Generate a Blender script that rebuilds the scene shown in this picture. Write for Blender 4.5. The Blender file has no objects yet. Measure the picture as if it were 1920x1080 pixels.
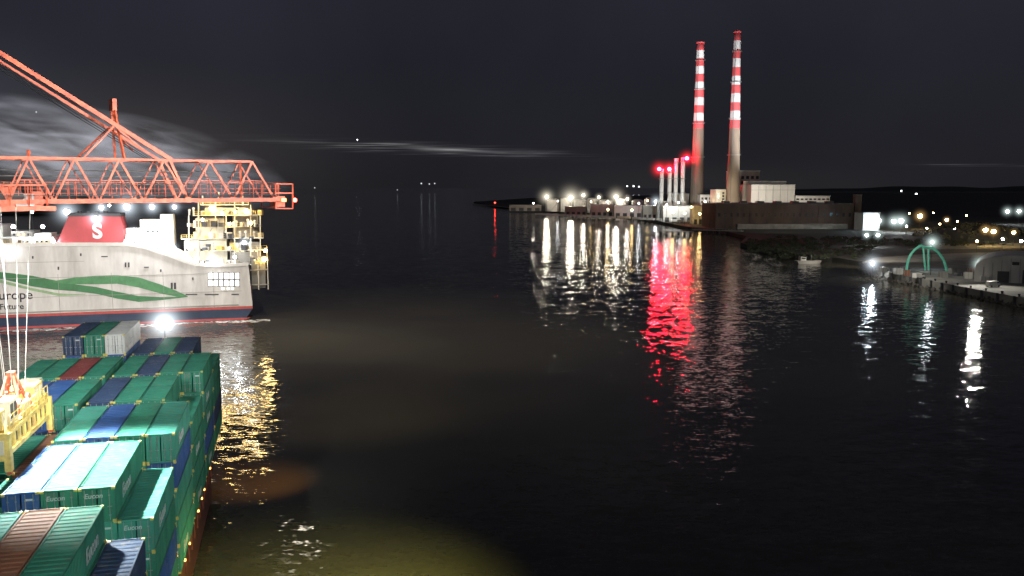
import bpy, bmesh, math, random
from mathutils import Vector, Matrix
R=random.Random(11)
F=1640.0; H=40.0; PIT=math.atan(188/F); cp=math.cos(PIT); sp=math.sin(PIT)
SC=bpy.context.scene; COL=SC.collection
CAM=Vector((0,0,H))
def ray(px,py):
    t=(540-py)/F
    return Vector(((px-960)/F, cp+t*sp, -sp+t*cp))
def W(px,py,Y):
    d=ray(px,py); return CAM+d*(Y/d.y)
def G(px,py,z=0.0):
    d=ray(px,py); return CAM+d*((z-H)/d.z)
MATX={}
def mw(o): return MATX.get(o.name, Matrix.Identity(4))
# ------------------------------------------------------------------ materials
def pm(name,col,rough=.6,metal=0.0,var=.25,scale=.6,streak=1.0,col2=None,spec=.5,dirt=0):
    m=bpy.data.materials.new(name); m.use_nodes=True; nt=m.node_tree; N=nt.nodes; L=nt.links
    b=N['Principled BSDF']; b.inputs['Roughness'].default_value=rough; b.inputs['Metallic'].default_value=metal
    b.inputs['Specular IOR Level'].default_value=spec
    tc=N.new('ShaderNodeTexCoord'); mp=N.new('ShaderNodeMapping'); mp.inputs['Scale'].default_value=(1,1,1/streak)
    L.new(tc.outputs['Object'],mp.inputs['Vector'])
    nz=N.new('ShaderNodeTexNoise'); nz.inputs['Scale'].default_value=scale; nz.inputs['Detail'].default_value=7; nz.inputs['Roughness'].default_value=.65
    L.new(mp.outputs[0],nz.inputs['Vector'])
    rp=N.new('ShaderNodeValToRGB'); rp.color_ramp.elements[0].position=.3; rp.color_ramp.elements[1].position=.7
    c=Vector(col); lo=c*(1-var) if col2 is None else Vector(col2); hi=c*(1+var*.5)
    rp.color_ramp.elements[0].color=(*lo,1); rp.color_ramp.elements[1].color=(*[min(.95,x) for x in hi],1)
    L.new(nz.outputs['Fac'],rp.inputs['Fac']); last=rp.outputs['Color']
    if dirt:   # per-thing grime: patches of dull rust and salt that differ from one thing to the next
        oi=N.new('ShaderNodeObjectInfo'); ad=N.new('ShaderNodeVectorMath'); ad.operation='ADD'
        mr=N.new('ShaderNodeVectorMath'); mr.operation='SCALE'; mr.inputs[0].default_value=(37,53,0); L.new(oi.outputs['Random'],mr.inputs['Scale'])
        L.new(tc.outputs['Object'],ad.inputs[0]); L.new(mr.outputs[0],ad.inputs[1])
        n2=N.new('ShaderNodeTexNoise'); n2.inputs['Scale'].default_value=1.1; n2.inputs['Detail'].default_value=8; n2.inputs['Roughness'].default_value=.75; L.new(ad.outputs[0],n2.inputs['Vector'])
        r2=N.new('ShaderNodeValToRGB'); r2.color_ramp.elements[0].position=.54; r2.color_ramp.elements[1].position=.72
        r2.color_ramp.elements[0].color=(0,0,0,1); r2.color_ramp.elements[1].color=(dirt,)*3+(1,); L.new(n2.outputs['Fac'],r2.inputs['Fac'])
        mx=N.new('ShaderNodeMix'); mx.data_type='RGBA'; L.new(r2.outputs['Color'],mx.inputs[0]); L.new(last,mx.inputs[6]); mx.inputs[7].default_value=(.20,.17,.13,1); last=mx.outputs[2]
    L.new(last,b.inputs['Base Color'])
    return m
def em(name,col,s):
    m=bpy.data.materials.new(name); m.use_nodes=True; nt=m.node_tree; nt.nodes.clear()
    e=nt.nodes.new('ShaderNodeEmission'); e.inputs[0].default_value=(*col,1); e.inputs[1].default_value=s
    o=nt.nodes.new('ShaderNodeOutputMaterial'); nt.links.new(e.outputs[0],o.inputs[0]); return m
M={}
M['steel']=pm('galvanised',(.3,.3,.3),.5,.6)
M['dark']=pm('dark_metal',(.05,.05,.055),.6)
M['orange']=pm('orange_paint',(.78,.17,.085),.5,0,.35,1.5,col2=(.38,.07,.04))
M['rust']=pm('lashing_rust',(.22,.055,.03),.7,0,.5,1.5)
M['yellow']=pm('yellow_paint',(.85,.62,.18),.5,0,.4,1.2,col2=(.45,.29,.1))
M['white']=pm('white_paint',(.62,.6,.56),.5,0,.14,.35,streak=4)
M['ferrywhite']=pm('ferry_white',(.58,.56,.53),.45,0,.3,.22,streak=5,col2=(.36,.34,.315))
M['cream']=pm('cream_paint',(.62,.57,.45),.6,0,.25,.4)
M['navy']=pm('navy_hull',(.03,.045,.085),.4,0,.4,.3)
M['redline']=pm('red_line',(.42,.07,.06),.5)
M['funnelred']=pm('funnel_red',(.34,.035,.04),.5,0,.2,.3)
M['lgreen']=pm('livery_green',(.045,.17,.065),.5,0,.3,.3)
M['letter']=pm('lettering_white',(.55,.58,.58),.6,0,.2,1.5)
M['lettergrey']=pm('lettering_grey',(.02,.02,.022),.6,0,.1)
M['concrete']=pm('concrete',(.30,.28,.25),.85,0,.35,.08,streak=3)
M['quaycon']=pm('quay_concrete',(.22,.21,.185),.9,0,.45,.15)
M['brick']=pm('dark_brick',(.085,.058,.046),.9,0,.5,.12,streak=3)
M['clad']=pm('pale_cladding',(.48,.46,.42),.7,0,.25,.1,streak=4)
M['tank']=pm('tank_white',(.55,.55,.53),.6,0,.2,.1)
M['ground']=pm('dark_ground',(.032,.031,.025),.95,0,.6,.02)
M['glass']=pm('dark_glass',(.02,.025,.03),.15)
M['hullred']=pm('hull_rust',(.10,.03,.025),.6,0,.5,.5,streak=4)
M['deck']=pm('deck_grey',(.07,.075,.07),.7)
M['cgreen']=pm('davit_green',(.12,.5,.36),.5)
M['hill']=pm('far_hill',(.03,.032,.03),1,0,.4,.0006)
M['rock']=pm('rock',(.10,.09,.08),.95,0,.5,.5)
M['leaf']=pm('scrub_leaf',(.04,.048,.025),.9,0,.5,.4)
M['rope']=pm('rope',(.6,.6,.58),.5,.2)
M['bulbW']=em('lamp_white',(.9,.95,1.0),380)
M['bulbM']=em('lamp_white_mild',(.9,.97,1.0),140)
M['bulbWW']=em('lamp_warmwhite',(1.0,.88,.68),330)
M['bulbF']=em('ferry_lamp_white',(.85,.93,1.0),150)
M['bulbY']=em('lamp_sodium',(1.0,.68,.25),85)
M['bulbR']=em('lamp_red',(1.0,.003,.025),780)
M['bulbO']=em('lamp_orange',(1.0,.35,.08),10)
M['bulbr']=em('small_red',(1.0,.05,.03),40)
M['glowW']=em('lit_window',(.95,.95,.9),4.0)
M['glowY']=em('lit_window_yellow',(1.0,.78,.42),2.0)
M['far']=em('far_lamp',(.9,.95,1),6)
M['farY']=em('far_lamp_warm',(1,.75,.45),4)
M['faint']=em('far_lamp_faint',(.9,.95,1),.9)
def cc(n,c,**k): return pm('container_'+n,c,.62,0,k.get('v',.35),.5,streak=3,col2=k.get('col2'),spec=.25,dirt=k.get('dirt',.75))
CC={'green':cc('green',(.035,.20,.13),col2=(.02,.12,.08)),
 'teal green':cc('teal',(.05,.24,.18),v=.3),
 'blue':cc('blue',(.035,.09,.25)),
 'navy blue':cc('navy',(.035,.06,.12)),
 'rust brown':cc('brown',(.22,.09,.05)),
 'dark red':cc('red',(.19,.045,.045)),
 'white':cc('white',(.55,.56,.54),v=.25)}
# ------------------------------------------------------------------ builder
class MB:
    def __init__(s): s.v=[]; s.f=[]; s.mi=[]; s.k=0
    def add(s,vs,fs):
        b=len(s.v); s.v+= [Vector(v) for v in vs]
        for f in fs: s.f.append([b+i for i in f]); s.mi.append(s.k)
    def box(s,c,d,rz=0.0,mat=None):
        m=mat or (Matrix.Translation(Vector(c))@Matrix.Rotation(rz,4,'Z'))
        x,y,z=d[0]/2,d[1]/2,d[2]/2
        vs=[m@Vector(p) for p in ((-x,-y,-z),(x,-y,-z),(x,y,-z),(-x,y,-z),(-x,-y,z),(x,-y,z),(x,y,z),(-x,y,z))]
        s.add(vs,[(0,3,2,1),(4,5,6,7),(0,1,5,4),(1,2,6,5),(2,3,7,6),(3,0,4,7)]); return s
    def beam(s,p,q,w,h=None):
        p=Vector(p); q=Vector(q); h=h or w; d=(q-p); l=d.length
        if l<1e-5: return s
        d.normalize(); up=Vector((0,0,1)) if abs(d.z)<.98 else Vector((0,1,0))
        a=d.cross(up).normalized(); b=a.cross(d)
        vs=[]
        for o in (p,q):
            for i,j in ((-1,-1),(1,-1),(1,1),(-1,1)): vs.append(o+a*(i*w/2)+b*(j*h/2))
        s.add(vs,[(3,2,1,0),(4,5,6,7),(0,1,5,4),(1,2,6,5),(2,3,7,6),(3,0,4,7)]); return s
    def tube(s,p,q,r,r2=None,n=8):
        p=Vector(p); q=Vector(q); r2=r if r2 is None else r2; d=(q-p).normalized()
        up=Vector((0,0,1)) if abs(d.z)<.98 else Vector((0,1,0))
        a=d.cross(up).normalized(); b=a.cross(d); vs=[]
        for o,rr in ((p,r),(q,r2)):
            for i in range(n):
                t=2*math.pi*i/n; vs.append(o+a*(rr*math.cos(t))+b*(rr*math.sin(t)))
        fs=[(i,(i+1)%n,n+(i+1)%n,n+i) for i in range(n)]+[tuple(range(n))[::-1],tuple(range(n,2*n))]
        s.add(vs,fs); return s
    def lathe(s,c,prof,n=24,mis=None):
        c=Vector(c); vs=[]
        for r,z in prof:
            for i in range(n):
                t=2*math.pi*i/n; vs.append(c+Vector((r*math.cos(t),r*math.sin(t),z)))
        b=len(s.v); s.v+=vs
        for j in range(len(prof)-1):
            for i in range(n):
                s.f.append([b+j*n+i,b+j*n+(i+1)%n,b+(j+1)*n+(i+1)%n,b+(j+1)*n+i]); s.mi.append(mis[j] if mis else s.k)
        s.f.append([b+(len(prof)-1)*n+i for i in range(n)]); s.mi.append(mis[-1] if mis else s.k)
        return s
    def ball(s,c,r,n=10,sz=1.0):
        prof=[(max(.001,r*math.sin(math.pi*j/6)),-r*sz*math.cos(math.pi*j/6)) for j in range(7)]
        return s.lathe(c,prof,n)
    def prism(s,poly,ext):
        ext=Vector(ext); n=len(poly); vs=[Vector(p) for p in poly]+[Vector(p)+ext for p in poly]
        fs=[tuple(range(n)),tuple(range(2*n-1,n-1,-1))]+[(i,(i+1)%n,n+(i+1)%n,n+i) for i in range(n)]
        s.add(vs,fs); return s
    def quad(s,*p): s.add(p,[tuple(range(len(p)))]); return s
    def build(s,name,mat,parent=None,smooth=False,local=False):
        me=bpy.data.meshes.new(name)
        inv=mw(parent).inverted() if (parent and not local) else Matrix.Identity(4)
        me.from_pydata([tuple(inv@v) for v in s.v],[],s.f)
        for m in (mat if isinstance(mat,list) else [mat]): me.materials.append(m)
        for p,k in zip(me.polygons,s.mi): p.material_index=k; p.use_smooth=smooth
        bm=bmesh.new(); bm.from_mesh(me); bmesh.ops.recalc_face_normals(bm,faces=bm.faces); bm.to_mesh(me); bm.free()
        me.update()
        o=bpy.data.objects.new(name,me); COL.objects.link(o)
        if parent: o.parent=parent; MATX[o.name]=mw(parent)
        return o
def tag(o,label=None,cat=None,group=None,kind=None):
    if label: o['label']=label
    if cat: o['category']=cat
    if group: o['group']=group
    if kind: o['kind']=kind
    return o
def thing(name,label,cat,loc=(0,0,0),rz=0.0,group=None):
    o=bpy.data.objects.new(name,None); COL.objects.link(o); o.location=loc; o.rotation_euler=(0,0,rz)
    o.empty_display_size=.5
    MATX[o.name]=Matrix.Translation(Vector(loc))@Matrix.Rotation(rz,4,'Z'); return tag(o,label,cat,group)
def copy_tree(o,parent=None):
    c=o.copy(); COL.objects.link(c)
    if parent: c.parent=parent
    for ch in list(o.children): copy_tree(ch,c)
    return c
def text(body,size,origin,right,up,mat,name='lettering',parent=None,local=False,align='LEFT',bold=.0,ext=.01,shear=0):
    cu=bpy.data.curves.new('t','FONT'); cu.body=body; cu.size=size; cu.align_x=align; cu.offset=bold; cu.extrude=ext; cu.shear=shear
    to=bpy.data.objects.new('t',cu); COL.objects.link(to)
    dg=bpy.context.evaluated_depsgraph_get(); me=bpy.data.meshes.new_from_object(to.evaluated_get(dg))
    bpy.data.objects.remove(to)
    r=Vector(right).normalized(); u=Vector(up).normalized(); n=r.cross(u)
    m=Matrix(((r.x,u.x,n.x,origin[0]),(r.y,u.y,n.y,origin[1]),(r.z,u.z,n.z,origin[2]),(0,0,0,1)))
    if parent and not local: m=mw(parent).inverted()@m
    me.transform(m); me.materials.clear(); me.materials.append(mat)
    o=bpy.data.objects.new(name,me); COL.objects.link(o)
    if parent: o.parent=parent
    return o
def spot(name,loc,target,power,ang,col=(1,1,1),blend=.6,rad=.4):
    l=bpy.data.lights.new(name,'SPOT'); l.energy=power; l.spot_size=math.radians(ang); l.spot_blend=blend; l.color=col; l.shadow_soft_size=rad
    o=bpy.data.objects.new(name,l); COL.objects.link(o); o.location=loc
    o.rotation_euler=(Vector(target)-Vector(loc)).to_track_quat('-Z','Y').to_euler(); return o
def point(name,loc,power,col=(1,1,1),rad=.3):
    l=bpy.data.lights.new(name,'POINT'); l.energy=power; l.color=col; l.shadow_soft_size=rad
    o=bpy.data.objects.new(name,l); COL.objects.link(o); o.location=loc; return o
# painted lamp glow: an added emission-only sphere, brightest at the lamp
mh=bpy.data.materials.new('painted_glow'); mh.use_nodes=True; nt=mh.node_tree; N=nt.nodes; L=nt.links; N.clear()
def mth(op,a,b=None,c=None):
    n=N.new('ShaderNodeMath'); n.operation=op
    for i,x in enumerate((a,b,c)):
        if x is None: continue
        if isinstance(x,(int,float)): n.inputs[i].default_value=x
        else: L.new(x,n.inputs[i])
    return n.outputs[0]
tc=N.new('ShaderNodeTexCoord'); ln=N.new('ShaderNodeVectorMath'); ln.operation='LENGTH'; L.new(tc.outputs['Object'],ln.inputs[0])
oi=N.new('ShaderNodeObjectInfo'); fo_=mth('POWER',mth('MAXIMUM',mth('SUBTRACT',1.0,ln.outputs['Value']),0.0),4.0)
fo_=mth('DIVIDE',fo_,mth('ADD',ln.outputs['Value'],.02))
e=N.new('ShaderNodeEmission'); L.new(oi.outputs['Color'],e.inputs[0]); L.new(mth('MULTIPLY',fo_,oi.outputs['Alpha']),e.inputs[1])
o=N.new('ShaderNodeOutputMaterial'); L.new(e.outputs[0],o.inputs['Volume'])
HM=None
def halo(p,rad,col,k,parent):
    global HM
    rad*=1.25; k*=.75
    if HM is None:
        t=MB().ball((0,0,0),1,14).build('glow_ball',mh); HM=t.data; bpy.data.objects.remove(t)
    o=bpy.data.objects.new('painted_halo',HM); COL.objects.link(o)
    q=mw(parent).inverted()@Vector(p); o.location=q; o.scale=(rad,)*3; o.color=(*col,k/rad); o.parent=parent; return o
# ------------------------------------------------------------------ camera
cd=bpy.data.cameras.new('camera'); cam=bpy.data.objects.new('camera',cd); COL.objects.link(cam); SC.camera=cam
cd.sensor_width=36; cd.lens=36*F/1920; cd.clip_end=90000; cd.clip_start=.5
cam.location=CAM; cam.rotation_euler=(math.pi/2-PIT,0,0)
try: SC.view_settings.view_transform='Standard'
except Exception: pass
# ------------------------------------------------------------------ world
w=bpy.data.worlds.new('World'); SC.world=w; w.use_nodes=True; nt=w.node_tree; N=nt.nodes; L=nt.links; N.clear()
tc=N.new('ShaderNodeTexCoord'); sx=N.new('ShaderNodeSeparateXYZ'); L.new(tc.outputs['Generated'],sx.inputs[0])
X,Y_,Z=sx.outputs
az=mth('ARCTAN2',X,Y_)
ramp=N.new('ShaderNodeValToRGB'); cr=ramp.color_ramp
cr.elements[0].position=0.0; cr.elements[0].color=(.0125,.0125,.0155,1)
cr.elements[1].position=1; cr.elements[1].color=(.013,.014,.02,1)
e=cr.elements.new(.08); e.color=(.0145,.0148,.020,1)
e=cr.elements.new(.25); e.color=(.018,.019,.028,1)
L.new(mth('MAXIMUM',Z,0),ramp.inputs[0])
nz=N.new('ShaderNodeTexNoise'); nz.inputs['Scale'].default_value=3.0; nz.inputs['Detail'].default_value=5
L.new(tc.outputs['Generated'],nz.inputs['Vector'])
mul=N.new('ShaderNodeVectorMath'); mul.operation='SCALE'; L.new(ramp.outputs[0],mul.inputs[0]); L.new(mth('MULTIPLY_ADD',nz.outputs['Fac'],.9,.6),mul.inputs['Scale'])
def gauss(a0,e0,wa,we,slope=0.0):
    da=mth('SUBTRACT',az,a0); el=mth('SUBTRACT',mth('SUBTRACT',Z,e0),mth('MULTIPLY',da,slope))
    q=mth('ADD',mth('POWER',mth('ABSOLUTE',mth('DIVIDE',da,wa)),2.0),mth('POWER',mth('ABSOLUTE',mth('DIVIDE',el,we)),2.0))
    return mth('EXPONENT',mth('MULTIPLY',q,-1.0))
mp=N.new('ShaderNodeMapping'); mp.inputs['Scale'].default_value=(11,11,520); mp.inputs['Rotation'].default_value=(0,math.radians(-2.6),0)
L.new(tc.outputs['Generated'],mp.inputs['Vector'])
n2=N.new('ShaderNodeTexNoise'); n2.inputs['Scale'].default_value=1.0; n2.inputs['Detail'].default_value=4; L.new(mp.outputs[0],n2.inputs['Vector'])
st=mth('POWER',mth('MULTIPLY',n2.outputs['Fac'],1.55),7.0)
c1=mth('MULTIPLY',gauss(-.10,.0435,.11,.0045,-.046),mth('MULTIPLY',st,1.5))
c2=mth('MULTIPLY',gauss(.50,.022,.05,.002,-.03),mth('MULTIPLY',st,.35))
c3=mth('MULTIPLY',gauss(-.06,.0420,.05,.0014,-.046),mth('MULTIPLY_ADD',st,.9,.6))
cl=mth('ADD',mth('ADD',c1,c2),c3)
def addc(prev,fac,col):
    s=N.new('ShaderNodeVectorMath'); s.operation='SCALE'; s.inputs[0].default_value=col; L.new(fac,s.inputs['Scale'])
    a=N.new('ShaderNodeVectorMath'); a.operation='ADD'; L.new(prev,a.inputs[0]); L.new(s.outputs[0],a.inputs[1]); return a.outputs[0]
out=addc(mul.outputs[0],cl,(.15,.15,.155))
out=addc(out,gauss(-.42,.03,.16,.06),(.032,.027,.022))
out=addc(out,gauss(-.60,.09,.12,.05),(.02,.023,.03))
out=addc(out,gauss(.2,.0,.2,.03),(.008,.007,.006))
sky=N.new('ShaderNodeTexSky'); sky.sky_type='NISHITA'; sky.sun_disc=False; sky.sun_elevation=math.radians(-6); sky.sun_rotation=math.radians(100)
sk=N.new('ShaderNodeVectorMath'); sk.operation='SCALE'; sk.inputs['Scale'].default_value=.03; L.new(sky.outputs[0],sk.inputs[0])
a=N.new('ShaderNodeVectorMath'); a.operation='ADD'; L.new(out,a.inputs[0]); L.new(sk.outputs[0],a.inputs[1])
bg=N.new('ShaderNodeBackground'); L.new(a.outputs[0],bg.inputs[0]); bg.inputs[1].default_value=1.0
wo=N.new('ShaderNodeOutputWorld'); L.new(bg.outputs[0],wo.inputs[0])
sl=bpy.data.lights.new('fill_sun','SUN'); sl.energy=.12; sl.angle=math.radians(3); sl.color=(.85,.9,1.0)  # weak fill sun added from behind the camera for base brightness
so=bpy.data.objects.new('fill_sun',sl); COL.objects.link(so); so.rotation_euler=Vector((.25,1,-.75)).to_track_quat('-Z','Y').to_euler()
# ------------------------------------------------------------------ water
m=bpy.data.materials.new('harbour_water'); m.use_nodes=True; nt=m.node_tree; N=nt.nodes; L=nt.links; b=N['Principled BSDF']
b.inputs['Roughness'].default_value=.06; b.inputs['IOR'].default_value=1.33
g=N.new('ShaderNodeNewGeometry')
def wv(scale,stretch,amp,off):
    mp=N.new('ShaderNodeMapping'); mp.inputs['Scale'].default_value=(1,stretch,1); mp.inputs['Location'].default_value=(off,off*2,0)
    L.new(g.outputs['Position'],mp.inputs['Vector'])
    n=N.new('ShaderNodeTexNoise'); n.inputs['Scale'].default_value=scale; n.inputs['Detail'].default_value=3; n.inputs['Roughness'].default_value=.6
    L.new(mp.outputs[0],n.inputs['Vector'])
    s=N.new('ShaderNodeVectorMath'); s.operation='SUBTRACT'; s.inputs[1].default_value=(.5,.5,.5); L.new(n.outputs['Color'],s.inputs[0])
    q=N.new('ShaderNodeVectorMath'); q.operation='MULTIPLY'; q.inputs[1].default_value=(amp*1.35,amp,0); L.new(s.outputs[0],q.inputs[0]); return q.outputs[0]
def vadd(a,b_):
    q=N.new('ShaderNodeVectorMath'); q.operation='ADD'; L.new(a,q.inputs[0])
    if isinstance(b_,tuple): q.inputs[1].default_value=b_
    else: L.new(b_,q.inputs[1])
    return q.outputs[0]
v=vadd(vadd(vadd(wv(.55,2.4,.26,3),wv(.17,2.0,.18,31)),wv(1.9,1.5,.12,77)),(0,0,1))
nn=N.new('ShaderNodeVectorMath'); nn.operation='NORMALIZE'; L.new(v,nn.inputs[0]); L.new(nn.outputs[0],b.inputs['Normal'])
n=N.new('ShaderNodeTexNoise'); n.inputs['Scale'].default_value=.012; n.inputs['Detail'].default_value=4; L.new(g.outputs['Position'],n.inputs['Vector'])
rp=N.new('ShaderNodeValToRGB'); rp.color_ramp.elements[0].color=(.032,.03,.026,1); rp.color_ramp.elements[1].color=(.07,.064,.045,1)
rp.color_ramp.elements[0].position=.35; rp.color_ramp.elements[1].position=.7
L.new(n.outputs['Fac'],rp.inputs['Fac']); L.new(rp.outputs[0],b.inputs['Base Color'])
S=40000
wt=MB().quad((-S,-500,0),(S,-500,0),(S,70000,0),(-S,70000,0)).build('water',m); tag(wt,kind='structure')
# ------------------------------------------------------------------ lands
def land(name,pts,z,mat,back=None):
    mb=MB(); P=[G(*p,0.0) for p in pts]
    mb.prism([Vector((p.x,p.y,-1.5)) for p in P],(0,0,z+1.5)); o=mb.build(name,mat); return tag(o,kind='structure')
land('far_ground',[(888,380),(930,389),(1000,396),(1100,402),(1180,407),(1225,417),(1290,431),(1345,435),(1400,449),(1388,462),(1430,474),(1490,484),(1560,491),(1640,504),(1700,508),(2300,508),(3200,400),(2600,361),(1500,361),(1000,372)],2.6,M['ground'])
land('quay',[(1612,506),(1650,521),(1700,532),(1800,553),(1920,577),(2300,660),(2900,560),(2300,470),(1900,482),(1720,488),(1640,494)],3.2,M['quaycon'])
land('port_ground',[(-900,404),(120,404),(340,403),(480,398),(520,388),(500,372),(0,366),(-900,372)],2.5,M['ground'])
def hills(name,x0,x1,Y,prof):
    mb=MB(); n=60; vs=[]
    for i in range(n+1):
        px=x0+(x1-x0)*i/n; t=i/n
        hgt=prof(t)*(1+.18*math.sin(t*23)+.1*math.sin(t*61+1))
        p=W(px,352,Y); vs+= [Vector((p.x,Y,-5)),Vector((p.x*1.01,Y*1.05,max(0,hgt))),Vector((p.x*1.05,Y*1.25,-5))]
    fs=[]
    for i in range(n):
        a=i*3; fs+=[(a,a+3,a+4,a+1),(a+1,a+4,a+5,a+2)]
    mb.add(vs,fs); return tag(mb.build(name,M['hill'],smooth=True),kind='structure')
hills('hills',1330,2500,9000,lambda t:60*abs(math.sin(min(1,t*1.4)*math.pi/2))**.7)
# ------------------------------------------------------------------ lamp masts
HC={'bulbW':(.8,.9,1),'bulbWW':(1,.9,.7),'bulbY':(1,.58,.2),'bulbF':(.8,.9,1),'bulbM':(.8,1,.95)}
def lampmast(name,label,px,py,Y,bulb,r=1.1,group=None,z0=2.6,hl=0):
    p=W(px,py,Y); t=thing(name,label,'lamp',(p.x,p.y,z0),0,group)
    sc=max(.12,Y/5500)
    MB().tube((p.x,p.y,z0),(p.x,p.y,p.z-.2),sc*1.3,sc*.8,6).build('pole',M['dark'],t)
    h=MB().box((p.x,p.y+.3*r,p.z+r*.9),(r*2,r*1.6,r*.5)).build('lamp_housing',M['dark'],t)
    bb=MB().ball((p.x,p.y,p.z),r).build('bulb',M[bulb],h,True)
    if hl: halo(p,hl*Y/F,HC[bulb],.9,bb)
    return t
GP='lamp masts lighting the far tank farm'
for px,py,Y,bulb,r,hl,lab in [
 (1025,369,1350,'bulbWW',1.9,26,'bright lamp mast, leftmost on the far industrial point'),
 (1070,371,1250,'bulbWW',2.4,38,'brightest warm white lamp mast among the far tanks'),
 (1094,366,1350,'bulbWW',1.4,18,'lamp mast just right of the brightest far tank lamp'),
 (1123,370,1300,'bulbWW',1.0,12,'small lamp mast between tanks in the middle of the point'),
 (1155,369,1250,'bulbWW',2.0,28,'bright warm lamp mast left of the four exhaust stacks'),
 (1176,373,1230,'bulbWW',1.1,12,'lamp mast behind the long warehouse on the far point'),
 (1230,378,1080,'bulbW',1.3,20,'white lamp mast at foot of the leftmost exhaust stack'),
 (1000,381,1500,'bulbWW',.8,0,'low lamp near left tip of the far industrial point')]:
    lampmast('lamp_mast',lab,px,py,Y,bulb,r,GP,hl=hl)
for k,(px,py,Y) in enumerate([(1046,377,1300),(1108,378,1200),(1140,378,1180),(1198,381,1080),(1214,376,1100),(1250,384,940),(1272,380,950),(1296,388,900),(1322,378,960),(970,386,1450)]):
    lampmast('lamp_mast','small low lamp among the tanks and sheds of the far point',px,py,Y,['bulbM','bulbY','bulbWW'][k%3],.7,'small lamps among the tanks and sheds')
for px,py,Y,bulb,r,hl,lab in [
 (1625,441,560,'bulbM',.9,14,'left one of the two low white lamps on the dark bank'),
 (1646,441,560,'bulbM',.9,14,'right one of the two low white lamps on the dark bank'),
 (1648,414,760,'bulbM',1.7,20,'white floodlight mast beside the blue lit shed'),
 (1676,415,740,'bulbM',1.7,24,'white floodlight mast, middle of three right of the shed'),
 (1690,414,740,'bulbM',1.8,24,'white floodlight mast, rightmost of three near the shed'),
 (1725,405,800,'bulbY',1.9,18,'orange street lamp right of the white floodlights'),
 (1775,412,760,'bulbY',1.2,10,'orange street lamp left of the scrub mound'),
 (1848,431,560,'bulbY',1.3,16,'orange lamp below the scrub mound, left of the pair'),
 (1863,434,560,'bulbY',1.3,16,'orange lamp below the scrub mound, right of the pair'),
 (1901,436,560,'bulbY',1.0,10,'orange lamp at the right edge below the mound'),
 (1889,396,900,'bulbM',1.5,16,'white lamp mast above the scrub mound, left one'),
 (1911,396,900,'bulbM',1.5,16,'white lamp mast above the scrub mound, right one'),
 (1748,454,370,'bulbM',.5,26,'white floodlight mast standing over the green arched davit'),
 (1636,494,384,'bulbW',.68,32,'very bright floodlight at the left end of the pier'),
 (1837,495,352,'bulbM',.42,26,'bright floodlight in front of the round roofed hall')]:
    lampmast('lamp_mast',lab,px,py,Y,bulb,r,'lamp masts on the right bank',hl=hl)
for k,(px,py,Y) in enumerate([(1700,424,700),(1738,428,680),(1762,420,720),(1790,430,640),(1812,404,850),(1832,452,500),(1880,448,500),(1705,400,900),(1750,399,950),(1915,452,480),(1795,415,760)]):
    lampmast('lamp_mast','small low lamp scattered on the dark ground behind the pier',px,py,Y,['bulbM','bulbY','bulbY'][k%3],.65,'small lamps on the ground behind the pier')
for i,(px,py,Y,r,hl) in enumerate([(60,397,640,.9,0),(125,397,620,2.0,46),(190,389,650,1.5,30),(238,388,640,2.2,48),(285,388,640,1.7,32),(327,388,640,1.3,22),(205,385,700,.9,0)]):
    lampmast('lamp_mast',['small white yard lamp mast, leftmost behind the ferry','bright white yard lamp mast left of the red funnel','white yard lamp mast directly above the red funnel','brightest yard lamp mast right of the red funnel','white yard lamp mast above the ferry deckhouse','white yard lamp mast just left of the yellow deck','faint farther yard lamp mast above the funnel'][i],px,py,Y,'bulbF',r,'yard lamp masts behind the ferry',hl=hl)
# ------------------------------------------------------------------ chimneys
M['chimcon']=pm('chimney_concrete',(.15,.115,.085),.85,0,.45,.05,streak=5,col2=(.085,.067,.05))
M['bandred']=pm('band_red',(.42,.05,.055),.7,0,.25,.15,streak=2)
M['bandwhite']=pm('band_white',(.46,.46,.46),.7,0,.25,.15,streak=2)
def chimney(label,px_base,px_top,py_top,Y,rb,rt,bandpx,nb):
    base=W(px_base,352,Y); x,y=base.x+ (W(px_top,352,Y).x-base.x)*.5,Y
    ztop=W(px_top,py_top,Y).z; z0=2.6
    t=thing('striped_chimney',label,'chimney',(x,y,z0),0,'the two tall striped chimneys')
    bh=bandpx*Y/F; zb=ztop-bh*nb
    def r(z): 
        q=min(1,max(0,(z-z0)/(ztop-z0))); return rb+(rt-rb)*(q**.85)
    prof=[(r(z0+(zb-z0)*i/12),z0+(zb-z0)*i/12) for i in range(13)]+[(r(zb+bh*i),zb+bh*i) for i in range(1,nb+1)]
    mis=[0]*12+[2 if i%2==0 else 1 for i in range(1,nb+1)]+[1]
    MB().lathe((x,y,0),prof,32,mis).build('shaft',[M['chimcon'],M['bandred'],M['bandwhite']],t,True)
    MB().lathe((x,y,0),[(rt+.1,ztop-1),(rt+.7,ztop-.8),(rt+.7,ztop+.4),(rt-.6,ztop+.4),(rt-.8,ztop-1)],32).build('rim',M['bandred'],t)
    for k,q in enumerate((.36,.55,.74,.9)):
        z=z0+(ztop-z0)*q; rr=r(z)
        g_=MB().lathe((x,y,0),[(rr-.1,z),(rr+1.1,z),(rr+1.1,z+.3),(rr-.1,z+.3)],32)
        for i in range(24):
            a=i*math.pi/12; g_.beam((x+(rr+1)*math.cos(a),y+(rr+1)*math.sin(a),z+.3),(x+(rr+1)*math.cos(a),y+(rr+1)*math.sin(a),z+1.5),.08)
        g_.build('gallery',M['steel'],t)
    ld=MB(); 
    for z in range(int(z0),int(ztop),4): ld.beam((x-r(z)*.6,y-r(z)*.85,z),(x-r(z+4)*.6,y-r(z+4)*.85,z+4),.45,.25)
    ld.build('ladder',M['dark'],t)
chimney('tall red and white striped chimney on the left, nearer the exhaust stacks',1303,1311,80,1007,8.4,4.0,14.1,11)
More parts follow.
